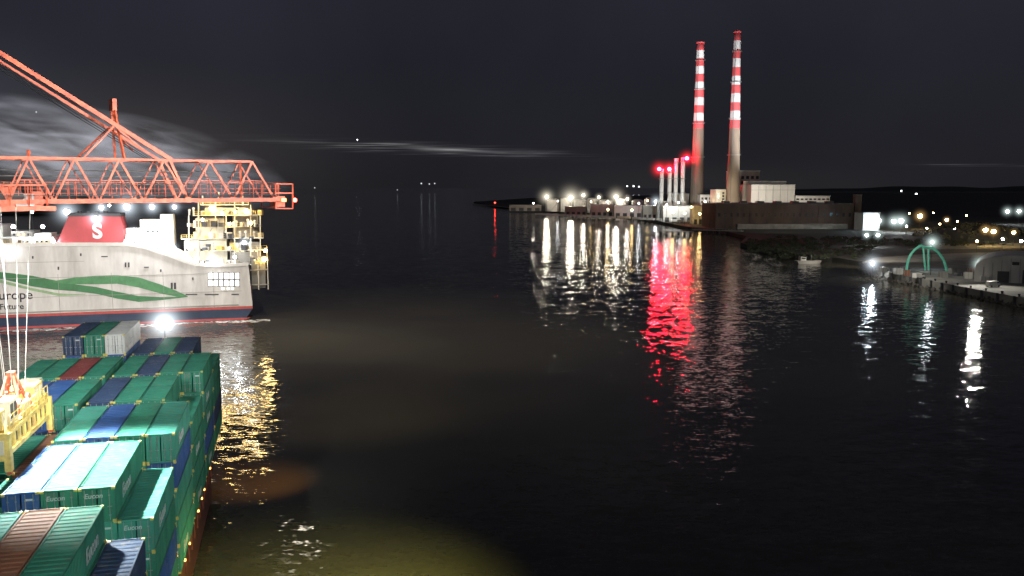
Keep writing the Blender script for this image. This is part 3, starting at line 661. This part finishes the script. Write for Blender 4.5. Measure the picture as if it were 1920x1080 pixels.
# ------------------------------------------------------------------ spreader
sc_=SV(78,22.2,0); spd=thing('container_spreader','yellow lifting spreader with orange headblock hanging on ropes over the containers','crane spreader',(sc_.x,sc_.y,18.9),TH)
b=MB()
b.box((0,0,1.75),(2.0,11.4,1.7)); b.box((0,0,2.72),(2.3,9.6,.25))
for sx in (-1,1): b.box((sx*1.1,0,2.45),(.3,12.0,.35)); b.box((sx*1.1,0,1.0),(.3,12.0,.35))
for sx in (-1,1):
    for y in [-5.6+i*1.4 for i in range(9)]: b.box((sx*1.1,y,1.72),(.28,.22,1.15))
b.build('main_beam',M['yellow'],spd,local=True)
for y in (-6.0,6.0):
    e_=MB(); e_.box((0,y,1.6),(2.75,.7,2.1))
    for sx in (-1,1): e_.box((sx*1.18,y,.3),(.45,.66,1.2)); e_.beam((sx*1.1,y,2.6),(sx*.7,y*.8,3.8),.2)
    e_.build('end_beam',M['yellow'],spd,local=True)
    for sx in (-1,1): MB().prism([(sx*1.05,y-.2,.5),(sx*1.4,y-.2,-.5),(sx*1.05,y-.2,-.6),(sx*.95,y-.2,.4)],(0,.4,0)).build('flipper_arm',M['orange'],spd,local=True)
    for sx in (-.6,.6): MB().box((sx,y-.38,1.6),(.8,.06,1.1)).build('end_hatch',M['cream'],spd,local=True)
for i,(x,y,w_,d_,h_) in enumerate([(-.6,-3.8,.9,1.8,1.3),(.6,-3.6,.9,1.9,1.9),(.6,3.3,1.0,2.6,1.6),(-.6,3.6,.9,1.6,1.4),(0,-5.5,1.7,.9,1.5),(0,5.4,1.6,.9,1.6),(.85,-.6,.6,1.8,1.0)]):
    bx=MB().box((x,y,2.85+h_/2),(w_,d_,h_)).build('hydraulic_cabinet',[M['yellow'],M['cream'],M['yellow'],M['yellow']][i%4],spd,local=True)
    for k in (-.25,.25): MB().box((x+w_/2+.01,y+k*d_,2.85+h_*.55),(.04,d_*.35,h_*.6)).build('cabinet_door',M['dark'] if i%2 else M['cream'],bx,local=True)
for y in [-4.9+i*1.4 for i in range(8)]: MB().box((1.03,y,1.72),(.05,.8,.7)).build('pocket',M['dark'],spd,local=True)
hb=MB(); hb.box((0,0,3.1),(2.0,3.4,.5))
for sx in (-1,1):
    for sy in (-1,1): hb.beam((sx*.85,sy*1.2,3.2),(sx*.2,sy*.25,5.9),.2)
    hb.beam((sx*.55,-.75,4.4),(sx*.55,.75,4.4),.16); hb.beam((sx*.38,-.5,5.1),(sx*.38,.5,5.1),.14)
for sy in (-1,1): hb.beam((-.55,sy*.75,4.4),(.55,sy*.75,4.4),.16)
hb.box((0,0,6.0),(.5,.7,.4)); hb.build('headblock',M['orange'],spd,local=True)
for sx in (-1,1):
    for sy in (-1,1): MB().tube((sx*.8-.14,sy*1.1,3.6),(sx*.8+.14,sy*1.1,3.6),.55,n=18).build('sheave',M['orange'],spd,local=True)
for sx in (-1,1):
    rr=MB()
    for y in [-5.5+i*1.1 for i in range(11)]: rr.beam((sx*1.25,y,2.6),(sx*1.25,y,3.8),.06)
    for z in (3.2,3.8): rr.beam((sx*1.25,-5.5,z),(sx*1.25,5.5,z),.06)
    rr.build('handrail',M['yellow'],spd,local=True)
cb=MB()
for i in range(16):
    a0=i/16*math.tau; a1=(i+1)/16*math.tau; cb.tube((.7*math.cos(a0),.7*math.sin(a0)-2.2,4.5),(.7*math.cos(a1),.7*math.sin(a1)-2.2,4.5),.06,n=5)
cb.build('cable_basket',M['dark'],spd,local=True)
# ------------------------------------------------------------------ crane boom
B0=Vector((-42.0,71.2,0)); B1=Vector((-20.6,86.0,0)); bd=(B1-B0).normalized(); bn=Vector((-bd.y,bd.x,0))
if bn.y<0: bn=-bn
def BP(px,py,off=0.0):
    d=ray(px,py); P=B0+bn*off; s=((P-CAM).dot(bn))/d.dot(bn); return CAM+d*s
def onb(px,z,off=0.0):
    p=BP(px,352,0); s=(p-B0).dot(bd); q=B0+bd*s+bn*off; q.z=z; return q
ZTc,ZBc=42.45,38.85
cr_=thing('quay_crane','orange lattice crane boom reaching right over the container ship','crane',onb(-200,0))
WB=4.0
for nm,off in (('near',0),('far',WB)):
    MB().beam(onb(-330,ZTc,off),onb(472,ZTc,off),.21).build('top_chord',M['orange'],cr_)
    MB().beam(onb(-330,ZBc,off),onb(535,ZBc,off),.3,.34).build('bottom_chord',M['orange'],cr_)
    bt=[-330,-250,-165,-75,15,100,185,268,352,437,515]; tp=[-290,-207,-120,-30,57,143,226,310,395,474]
    for i,tn in enumerate(tp):
        w_=.16 if off==0 else .11
        MB().beam(onb(bt[i],ZBc,off),onb(tn,ZTc,off),w_).build('lattice_bar',M['orange'],cr_)
        MB().beam(onb(tn,ZTc,off),onb(bt[i+1],ZBc,off),w_*1.1).build('lattice_bar',M['orange'],cr_)
    for i in range(2,10):
        a0=(bt[i]+tp[i])/2; a1=(tp[i]+bt[i+1])/2; zm=(ZTc+ZBc)/2
        MB().beam(onb(a0,zm,off),onb(a1,zm,off),.06).build('lattice_bar',M['orange'],cr_)
        MB().beam(onb((a0+a1)/2,zm,off),onb((a0+a1)/2,ZBc,off),.06).build('lattice_bar',M['orange'],cr_)
for i in range(1,10):
    MB().beam(onb(bt[i],ZBc,0),onb(bt[i+1],ZBc,WB),.1).build('wind_brace',M['orange'],cr_)
    MB().beam(onb(tp[i-1],ZTc,0),onb(tp[i],ZTc,WB),.08).build('wind_brace',M['orange'],cr_)
for px in (-207,-30,143,310,395,474): MB().beam(onb(px,ZTc,0),onb(px,ZTc,WB),.14).build('cross_tie',M['orange'],cr_)
for px in (-165,15,100,185,268,352,437,515,535): MB().beam(onb(px,ZBc,0),onb(px,ZBc,WB),.18).build('cross_tie',M['orange'],cr_)
MB().beam(onb(452,ZBc,0),onb(452,ZTc,0),.16).build('upright',M['orange'],cr_)
MB().beam(onb(-330,ZBc+.5,-.9),onb(520,ZBc+.5,-.9),.7,.05).build('walkway',M['dark'],cr_)
wr=MB()
for px in range(-320,520,13): wr.beam(onb(px,ZBc+.5,-1.25),onb(px,ZBc+1.6,-1.25),.03)
for z in (.7,1.05,1.6): wr.beam(onb(-330,ZBc+z,-1.25),onb(518,ZBc+z,-1.25),.03)
wr.build('handrail',M['orange'],cr_)
for z,off in ((41.0,WB*.5),(41.5,WB*.7),(40.3,WB*.4)): MB().tube(onb(-330,z,off),onb(470,z,off),.05,n=5).build('service_pipe',M['steel'],cr_)
for off in (0,WB):
    MB().beam(BP(-190,-19,0)+bn*off,(BP(322,300,0)+bn*off),.36 if off==0 else .26).build('forestay',M['orange'],cr_)
    MB().beam(BP(318,300,0)+bn*off,onb(352,ZBc,off),.26).build('stay_foot',M['orange'],cr_)
    MB().beam(BP(216,196,0)+bn*off*.4+bn*.8*(1 if off==0 else 0),onb(236,ZTc,off),.2).build('mast_leg',M['orange'],cr_)
    MB().beam(BP(214,236,0)+bn*off*.5,onb(158,ZTc,off),.14).build('mast_brace',M['orange'],cr_)
    MB().beam(BP(214,236,0)+bn*off*.5,BP(268,280,0)+bn*off,.12).build('mast_brace',M['orange'],cr_)
q=BP(216,200,0)+bn*1; MB().box(q+Vector((0,0,.2)),(.35,1.6,1.0),.6).tube(q+Vector((-.2,0,-.9)),q+Vector((.2,.2,-.9)),.32,n=12).build('mast_head',M['orange'],cr_)
for k in range(3): MB().tube(BP(-190,-8+k*5,0)+bn*(1+k),BP(300,304,0)+bn*(1+k),.035,n=5).build('stay_rope',M['dark'],cr_)
MB().beam(BP(56,280,0)+bn,onb(60,ZTc,1),.2).build('upright',M['orange'],cr_)
cg=MB()
for px in (517,549):
    for off in (0,WB): cg.beam(BP(px,345,0)+bn*off,BP(px,391,0)+bn*off,.12)
for py in (345,362,391):
    for off in (0,WB): cg.beam(BP(517,py,0)+bn*off,BP(549,py,0)+bn*off,.1)
    for px in (517,533,549): cg.beam(BP(px,py,0),BP(px,py,0)+bn*WB,.08)
cg.build('end_cage',M['orange'],cr_)
MB().box(BP(527,378,0)+bn,(1.0,1.4,1.0),.6).build('end_winch',M['orange'],cr_)
MB().ball(BP(553,375,0),.2).build('warning_lamp',M['bulbr'],cr_,True)
MB().box(BP(531,375,0)-bn*.2,(.35,.2,.3),.6).build('cage_lamp',M['bulbO'],cr_)
tr=thing('crane_trolley','orange hoist trolley with machinery running under the crane boom at left','crane trolley',onb(20,38.6,2))
tb=MB()
for off in (-.8,WB+.8):
    tb.beam(onb(-70,38.3,off),onb(100,38.3,off),.3,.4); tb.beam(onb(-70,40.2,off),onb(84,40.2,off),.12)
    for px in (-60,-20,15,50,84): tb.beam(onb(px,38.3,off),onb(px,40.2,off),.1)
for px in (-60,-10,50,95): tb.beam(onb(px,38.3,-.8),onb(px,38.3,WB+.8),.35,.4)
tb.build('frame',M['orange'],tr)
for px,s_,h_ in ((-30,1.6,1.3),(12,1.3,1.6),(45,1.5,1.0),(72,.8,1.2)): MB().box(onb(px,38.5+h_/2,1.5),(s_,2,h_),.6).build('hoist_motor',M['orange'] if px!=45 else M['steel'],tr)
for px in (0,32): MB().tube(onb(px,39.3,.4),onb(px,39.3,3),.5,n=16).build('rope_drum',M['dark'],tr)
for i in range(8):
    sy=(-1,1)[i%2]; sx=[-1.1,-.4,.4,1.1][i//2]
    bot=sc_+ua*(sy*.9)+va*(-sx*.6)+Vector((0,0,22.9)); top=sc_+ua*(sy*2.0)+bd*(sx*1.5)+Vector((0,0,38.5))
    MB().tube(bot,top,.024,n=5).build('hoist_rope',M['rope'],tr)
# ------------------------------------------------------------------ ferry
P1=G(468,600); P0=G(0,619); fe=(P0-P1).normalized(); fg=Vector((fe.y,-fe.x,0))
if fg.y<0: fg=-fg
def FS(px,py,off=0.0):
    d=ray(px,py); P=P1+fg*off; s=(P-CAM).dot(fg)/d.dot(fg); q=CAM+d*s; return (q-P1).dot(fe),q.z
def fp(s,z,off=0.0): return P1+fe*s+fg*off+Vector((0,0,z))
def fpx(px,py,off=0.0): return fp(*FS(px,py,off),off)
fr=thing('ferry','large white ferry with green ribbon livery and red funnel','ferry',fp(60,0,14))
BW=27
zw=3.5; zr=4.3
MB().prism([fp(2,-1),fp(-1,zw),fp(190,zw),fp(190,-1)],fg*BW).build('lower_hull',M['navy'],fr)
MB().prism([fp(-1,zw,-.03),fp(-1,zr,-.03),fp(190,zr,-.03),fp(190,zw,-.03)],fg*(BW+.06)).build('red_stripe',M['redline'],fr)
MB().prism([fp(1,.2,-.04),fp(-.5,.8,-.04),fp(190,.8,-.04),fp(190,.2,-.04)],fg*.03).build('draught_line',M['redline'],fr)
top=[FS(466,498),FS(420,500),FS(385,500),FS(365,498),FS(345,492),FS(322,483),FS(300,475),FS(275,467),FS(255,463),FS(236,461)]
zt_=FS(100,461)[1]
poly=[(-1,zr)]+top+[(FS(100,461)[0],zt_),(190,zt_),(190,zr)]
MB().prism([fp(s,z) for s,z in poly],fg*BW).build('upper_hull',M['ferrywhite'],fr)
cap=MB(); pl=top+[(FS(100,461)[0],zt_),(190,zt_)]
for a_,b_ in zip(pl,pl[1:]): cap.beam(fp(a_[0],a_[1]+.45,-.1),fp(b_[0],b_[1]+.45,-.1),.5,1.0)
cap.build('cap_rail',M['white'],fr)
# white casing sweeping down behind the sheer
cs=[(236,462),(236,440),(262,445),(290,452),(315,461),(338,472),(358,484),(372,497),(345,492),(322,484),(300,476),(275,468)]
MB().prism([fpx(x,y,2.2) for x,y in cs],fg*7).build('curved_casing',M['white'],fr)
def strip(rows,name,mt,off):
    mb=MB()
    for (x0,a0,b0),(x1,a1,b1) in zip(rows,rows[1:]):
        mb.quad(fpx(x0,a0,off),fpx(x1,a1,off),fpx(x1,b1,off),fpx(x0,b0,off))
    return mb.build(name,mt,fr)
strip([(-60,505,512),(-20,508,518),(20,512,527),(60,517,537),(100,525,543),(140,533,546),(180,538,551),(220,547,560),(260,555,566),(300,557,563),(350,556,557)],'ribbon_emblem',M['lgreen'],-.05)
strip([(100,527,530),(140,520,533),(180,517,533),(220,516,532),(260,520,539),(300,533,550),(330,545,556),(352,555,557)],'ribbon_emblem',pm('livery_green_light',(.07,.22,.09),.5),-.07)
strip([(-60,526,528),(0,524,530),(60,540,545),(110,550,555),(160,552,553)],'ribbon_emblem',pm('livery_pale',(.25,.38,.2),.5),-.06)
R_=-fe
text('Europe',3.6,fpx(62,560,-.08),R_,(0,0,1),M['lettergrey'],parent=fr,align='RIGHT',bold=.04)
text('Future',2.3,fpx(45,579,-.08),R_,(0,0,1),M['lettergrey'],parent=fr,align='RIGHT',bold=.04)
for j,(y0,y1) in enumerate(((512,523),(526,536))):
    for i in range(6):
        x=391+i*10; MB().prism([fpx(x,y0,-.05),fpx(x+7,y0,-.05),fpx(x+7,y1,-.05),fpx(x,y1,-.05)],-fg*.1).build('mooring_opening',M['glowW'],fr)
        MB().prism([fpx(x-1.2,y0-1.2,-.02),fpx(x+8.2,y0-1.2,-.02),fpx(x+8.2,y1+1.2,-.02),fpx(x-1.2,y1+1.2,-.02)],-fg*.05).build('opening_surround',M['dark'],fr)
for x in (416,426,434): MB().prism([fpx(x,539,-.05),fpx(x+4,539,-.05),fpx(x+4,543,-.05),fpx(x,543,-.05)],-fg*.1).build('mooring_opening',M['glowW'],fr)
for x,y,ww,hh in ((320,530,4,12),(326,530,4,12),(234,492,3,9),(240,492,3,9),(108,500,3,6),(300,505,3,5),(360,520,3,5),(60,480,3,5),(150,475,3,5),(348,551,22,2),(384,551,26,2),(434,551,14,2),(270,500,9,2),(190,480,12,2)):
    MB().prism([fpx(x,y,-.05),fpx(x+ww,y,-.05),fpx(x+ww,y+hh,-.05),fpx(x,y+hh,-.05)],-fg*.1).build('side_vent',M['dark'],fr)
sm=MB()
for z in (9.0,14.5): sm.beam(fp(2,z,-.02),fp(190,z,-.02),.1,.12)
sm.beam(fp(45,19,-.02),fp(190,19,-.02),.1,.12)
for s_ in range(10,190,14): sm.beam(fp(s_,zr,-.02),fp(s_,15.5,-.02),.1,.1)
sm.beam(fp(3,zr+.5,-.1),fp(190,zr+.5,-.1),.3,.35); sm.build('plate_seam',M['concrete'],fr)
def fblock(x0,x1,yt,yb,off,dep,mt,name):
    s0,z1=FS(x0,yt,off); s1,_=FS(x1,yt,off); _,z0_=FS(x0,yb,off)
    MB().prism([fp(s0,z0_,off),fp(s1,z0_,off),fp(s1,z1,off),fp(s0,z1,off)],fg*dep).build(name,mt,fr); return s0,s1,z0_,z1
a_=[fpx(104,461,5),fpx(128,406,5),fpx(226,406,5),fpx(236,461,5)]
fn=MB().prism(a_,fg*9).build('funnel',M['funnelred'],fr)
MB().prism([fpx(126,406,4.8),fpx(128,400,4.8),fpx(226,400,4.8),fpx(227,406,4.8)],fg*9.4).build('funnel_top',M['dark'],fn)
text('S',5.8,fpx(183,446,4.9),R_,(0,0,1),M['letter'],'letter_emblem',fn,align='CENTER',bold=.2)
for k in range(4): MB().tube(fpx(150+k*16,404,9),fpx(150+k*16,396,9),.7).build('exhaust_pipe',M['dark'],fn)
for x0,x1,yt,yb,off,dep,mt,nm in [(262,300,412,478,12,10,'white','deckhouse'),(300,324,402,478,13,8,'white','deckhouse'),(236,262,428,464,11,8,'white','deckhouse'),
  (0,100,446,462,4,18,'white','deckhouse'),(20,60,434,447,8,10,'concrete','deckhouse'),(64,96,438,447,7,8,'white','deckhouse'),(-200,-10,425,462,4,18,'white','deckhouse'),
  (345,425,452,500,10,14,'cream','aft_house'),(366,420,410,450,12,12,'cream','aft_house'),(436,484,406,448,13,10,'concrete','aft_house'),(384,460,390,404,15,8,'cream','aft_house'),(430,488,455,498,8,17,'concrete','aft_house')]:
    s0,s1,zz0,zz1=fblock(x0,x1,yt,yb,off,dep,M[mt],nm)
    if x1-x0>35:
        for i in range(int((x1-x0)/9)):
            x=x0+4+i*9; yy=yt+(yb-yt)*.3
            MB().prism([fpx(x,yy,off-.05),fpx(x+5,yy,off-.05),fpx(x+5,yy+4,off-.05),fpx(x,yy+4,off-.05)],-fg*.08).build('window',M['glowY'] if mt!='white' and i%3 else M['glass'],fr)
for yy,x0,x1,off in ((404,362,488,7.5),(426,362,480,9),(448,340,494,6.5),(384,376,466,10),(470,395,500,4)):
    p=fpx(x0,yy,off); q=fpx(x1,yy,off); q.z=p.z; MB().beam(p,q,2.2,.25).build('open_deck',M['cream'],fr)
for yy,x0,x1,off in ((404,362,488,6.4),(426,362,480,8),(448,340,494,5.4),(384,376,466,9),(460,0,100,.6),(470,395,500,3)):
    p=fpx(x0,yy,off); q=fpx(x1,yy,off); q.z=p.z; n_=int((q-p).length/1.5)+1; dr=MB()
    for h_ in (.6,1.2): dr.beam(p+Vector((0,0,h_)),q+Vector((0,0,h_)),.07)
    for i in range(n_+1): c_=p+(q-p)*i/n_; dr.beam(c_,c_+Vector((0,0,1.2)),.07)
    dr.build('deck_rail',M['yellow'],fr)
for x,yt,yb in ((372,378,497),(404,376,450),(440,376,497),(470,384,497),(488,404,500),(354,404,470),(424,395,470)): MB().beam(fpx(x,yt,6.6),fpx(x,yb,6.6),.3).build('deck_post',M['cream'],fr)
for x,y in ((380,377),(455,377),(410,370)): MB().tube(fpx(x,y+8,12),fpx(x,y-10,12),.25).build('mast',M['white'],fr)
for i in range(90):
    x=R.uniform(345,490); yy=R.choice([404,426,448,470,496]); off=R.uniform(1.5,7) if yy>440 else R.uniform(6.5,9); p=fpx(x,yy,off); s_=R.uniform(.5,1.9); h_=R.uniform(.6,2.2)
    if i%3: MB().box(p+Vector((0,0,h_/2+.15)),(s_,R.uniform(.6,1.6),h_),R.uniform(-.3,0)).build('deck_locker',M[R.choice(['cream','white','yellow','concrete','dark','dark'])],fr)
    else: MB().tube(p+Vector((0,0,.1)),p+Vector((0,0,h_)),.28,n=10).ball(p+Vector((0,0,h_+.2)),.42).build('ventilator',M['white'],fr)
for i in range(26):
    x=R.choice([R.uniform(0,100),R.uniform(236,345)]); yy=461 if x<240 else 461+(x-240)*.31; p=fpx(x,yy,R.uniform(1,3.5)); h_=R.uniform(.6,2.4)
    MB().box(p+Vector((0,0,h_/2)),(R.uniform(.6,2.4),1.2,h_),-.27).build('deck_locker',M[R.choice(['white','cream','concrete','dark'])],fr)
for k in range(5): 
    p=fpx(360+k*26,449,7); q=fpx(372+k*26,427,7.5); MB().beam(p,q,.5,.12).build('stairway',M['concrete'],fr)
MB().prism([fp(-1,9.0,3),fp(-5,9.5,3),fp(-5.2,17.5,3),fp(-1,18,3)],fg*18).build('stern_ramp',M['quaycon'],fr)
for z in (10.5,15,19): MB().beam(fp(0,z,2.2),fp(-6,z,2.2),.9,.25).build('stern_platform',M['concrete'],fr)
for s_ in (-5.8,-3.0): MB().beam(fp(s_,9,2),fp(s_,22,2),.25).build('stern_post',M['cream'],fr)
for x,y,off,bulb,r,hl in [(398,391,6,'bulbY',.9,28),(416,399,6,'bulbY',.45,0),(441,397,6,'bulbY',.45,0),(462,396,6,'bulbY',.75,22),(380,412,7,'bulbY',.4,0),(430,420,6.5,'bulbY',.45,0),(470,418,6.5,'bulbY',.45,0),(398,440,6,'bulbF',.4,0),(458,455,4,'bulbF',.5,22),(400,487,-1,'bulbF',.5,22),(440,482,2,'bulbF',.45,0),(368,489,1,'bulbF',.45,16),(345,484,1,'bulbF',.45,0),(180,410,4.3,'bulbF',.7,32),(250,436,1.4,'bulbF',.7,20),(275,446,1.6,'bulbF',.6,22),(300,454,1.8,'bulbF',.6,0),(325,464,1.8,'bulbF',.55,18),(240,450,1.5,'bulbF',.7,0),(15,470,-1,'bulbF',.4,16),(60,450,3,'bulbF',.5,0),(100,452,3,'bulbF',.45,0),(495,486,2,'bulbY',.65,16),(498,470,2,'bulbY',.5,0),(290,425,8,'bulbF',.5,0),(80,425,6,'bulbF',.5,0),(25,425,6,'bulbF',.5,0)]:
    p=fpx(x,y,off); l_=MB().box(p+Vector((0,.2,r*1.1)),(r*1.6,r,.3)).build('floodlight',M['dark'],fr); bb=MB().ball(p,r,8).build('bulb',M[bulb],l_,True)
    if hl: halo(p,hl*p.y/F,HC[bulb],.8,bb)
spot('ferry_fill_spot',(-60,120,55),fp(60,13),5.6e5,60,(1,.96,.9),.9,2)  # unseen spots added in front of the ferry to brighten its hull
spot('ferry_fill_spot',(-120,150,60),fp(20,13),3.0e5,70,(1,.93,.87),.9,2)
spot('deck_fill_spot',fpx(425,360,2)+Vector((0,0,8)),fpx(425,440,14),3.2e4,120,(1,.8,.42),.9,1)
spot('deck_fill_spot',fpx(300,420,-3)+Vector((0,0,8)),fpx(300,480,4),6e4,110,(.95,.97,1),.9,1)  # fill spots added above the decks, no fitting modelled, to brighten them
m=bpy.data.materials.new('foam'); m.use_nodes=True; nt=m.node_tree; N=nt.nodes; L=nt.links; b=N['Principled BSDF']; b.inputs['Base Color'].default_value=(.6,.6,.58,1); b.inputs['Roughness'].default_value=.8
g=N.new('ShaderNodeNewGeometry'); n=N.new('ShaderNodeTexNoise'); n.inputs['Scale'].default_value=.5; n.inputs['Detail'].default_value=6; n.inputs['Roughness'].default_value=.7; L.new(g.outputs['Position'],n.inputs['Vector'])
r_=N.new('ShaderNodeValToRGB'); r_.color_ramp.elements[0].position=.44; r_.color_ramp.elements[1].position=.58; L.new(n.outputs['Fac'],r_.inputs[0]); L.new(r_.outputs[0],b.inputs['Alpha'])
mb=MB(); 
for i in range(40):
    s0=-6+i*4; s1=s0+4; w0=3.2+1.5*math.sin(i*.9); w1=3.2+1.5*math.sin((i+1)*.9); mb.quad(fp(s0,.03,-w0-.6),fp(s1,.03,-w1-.6),fp(s1,.03,.3),fp(s0,.03,.3))
tag(mb.build('wake_foam',m),'white foam along the ferry waterline','foam',kind='stuff')
# smoke plume volume; its lit look is put in as its own emission
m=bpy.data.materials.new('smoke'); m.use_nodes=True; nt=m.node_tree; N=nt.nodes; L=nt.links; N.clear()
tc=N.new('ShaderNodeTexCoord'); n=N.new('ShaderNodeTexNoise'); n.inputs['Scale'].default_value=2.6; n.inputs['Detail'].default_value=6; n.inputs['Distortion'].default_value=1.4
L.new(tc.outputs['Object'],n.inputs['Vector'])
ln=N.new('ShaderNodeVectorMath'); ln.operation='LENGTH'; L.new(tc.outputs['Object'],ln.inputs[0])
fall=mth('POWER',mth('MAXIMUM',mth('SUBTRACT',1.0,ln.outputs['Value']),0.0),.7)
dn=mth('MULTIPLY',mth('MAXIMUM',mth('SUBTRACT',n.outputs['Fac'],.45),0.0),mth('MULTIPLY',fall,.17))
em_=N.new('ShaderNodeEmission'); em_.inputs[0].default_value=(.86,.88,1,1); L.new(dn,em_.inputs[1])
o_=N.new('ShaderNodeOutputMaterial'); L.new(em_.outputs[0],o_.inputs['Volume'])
c=W(175,290,330); o=MB().ball((0,0,0),1,16).build('smoke_plume',m); o.location=c; o.scale=(78,22,19); o.rotation_euler=(0,math.radians(11),0); tag(o,'pale smoke drifting above the ferry funnel behind the crane','smoke',kind='stuff')
# ------------------------------------------------------------------ lights on the container ship
spot('crane_floodlight',onb(-60,38.0,2),SV(72,15,16),4.6e5,60,(.9,1,.98),1,.5)
spot('crane_floodlight',onb(-90,38.0,3),SV(104,20,16),3.2e4,70,(.86,.97,1),.9,.5)
spot('tower_floodlight',(3,4,46),SV(72,12,14),9e4,46,(.9,1,.98),.9,.5)
spot('tower_floodlight',(14,60,40),SV(92,10,10),2.2e4,60,(.9,1,.98),.9,.5)
spot('spreader_floodlight',onb(60,38.0,-3)+Vector((3,-6,0)),(sc_.x,sc_.y,21),4e4,50,(1,.96,.85),.9,.4)
spot('boom_fill_spot',(10,50,46),onb(240,40.5),1.7e5,60,(1,.92,.86),.8,.5)  # added spots hanging in empty air, only there to brighten the boom
spot('boom_fill_spot',(-12,40,40),onb(20,39),6e4,50,(1,.92,.8),.9,.5)
spot('water_floodlight',(-10,76,28),(-17,80,0),9e4,80,(.95,.9,.2),1,.3)
spot('water_floodlight',(-28,112,14),(-35,116,0),1.3e4,70,(1,.45,.14),1,.3)
spot('water_floodlight',(-30,140,30),(-30,150,0),1.2e4,90,(1,.8,.5),1,.3)
spot('water_fill_spot',(-58,225,70),(-30,235,0),2.4e5,140,(1,.88,.72),1,2)  # unseen spot added high over the water to lighten its tone
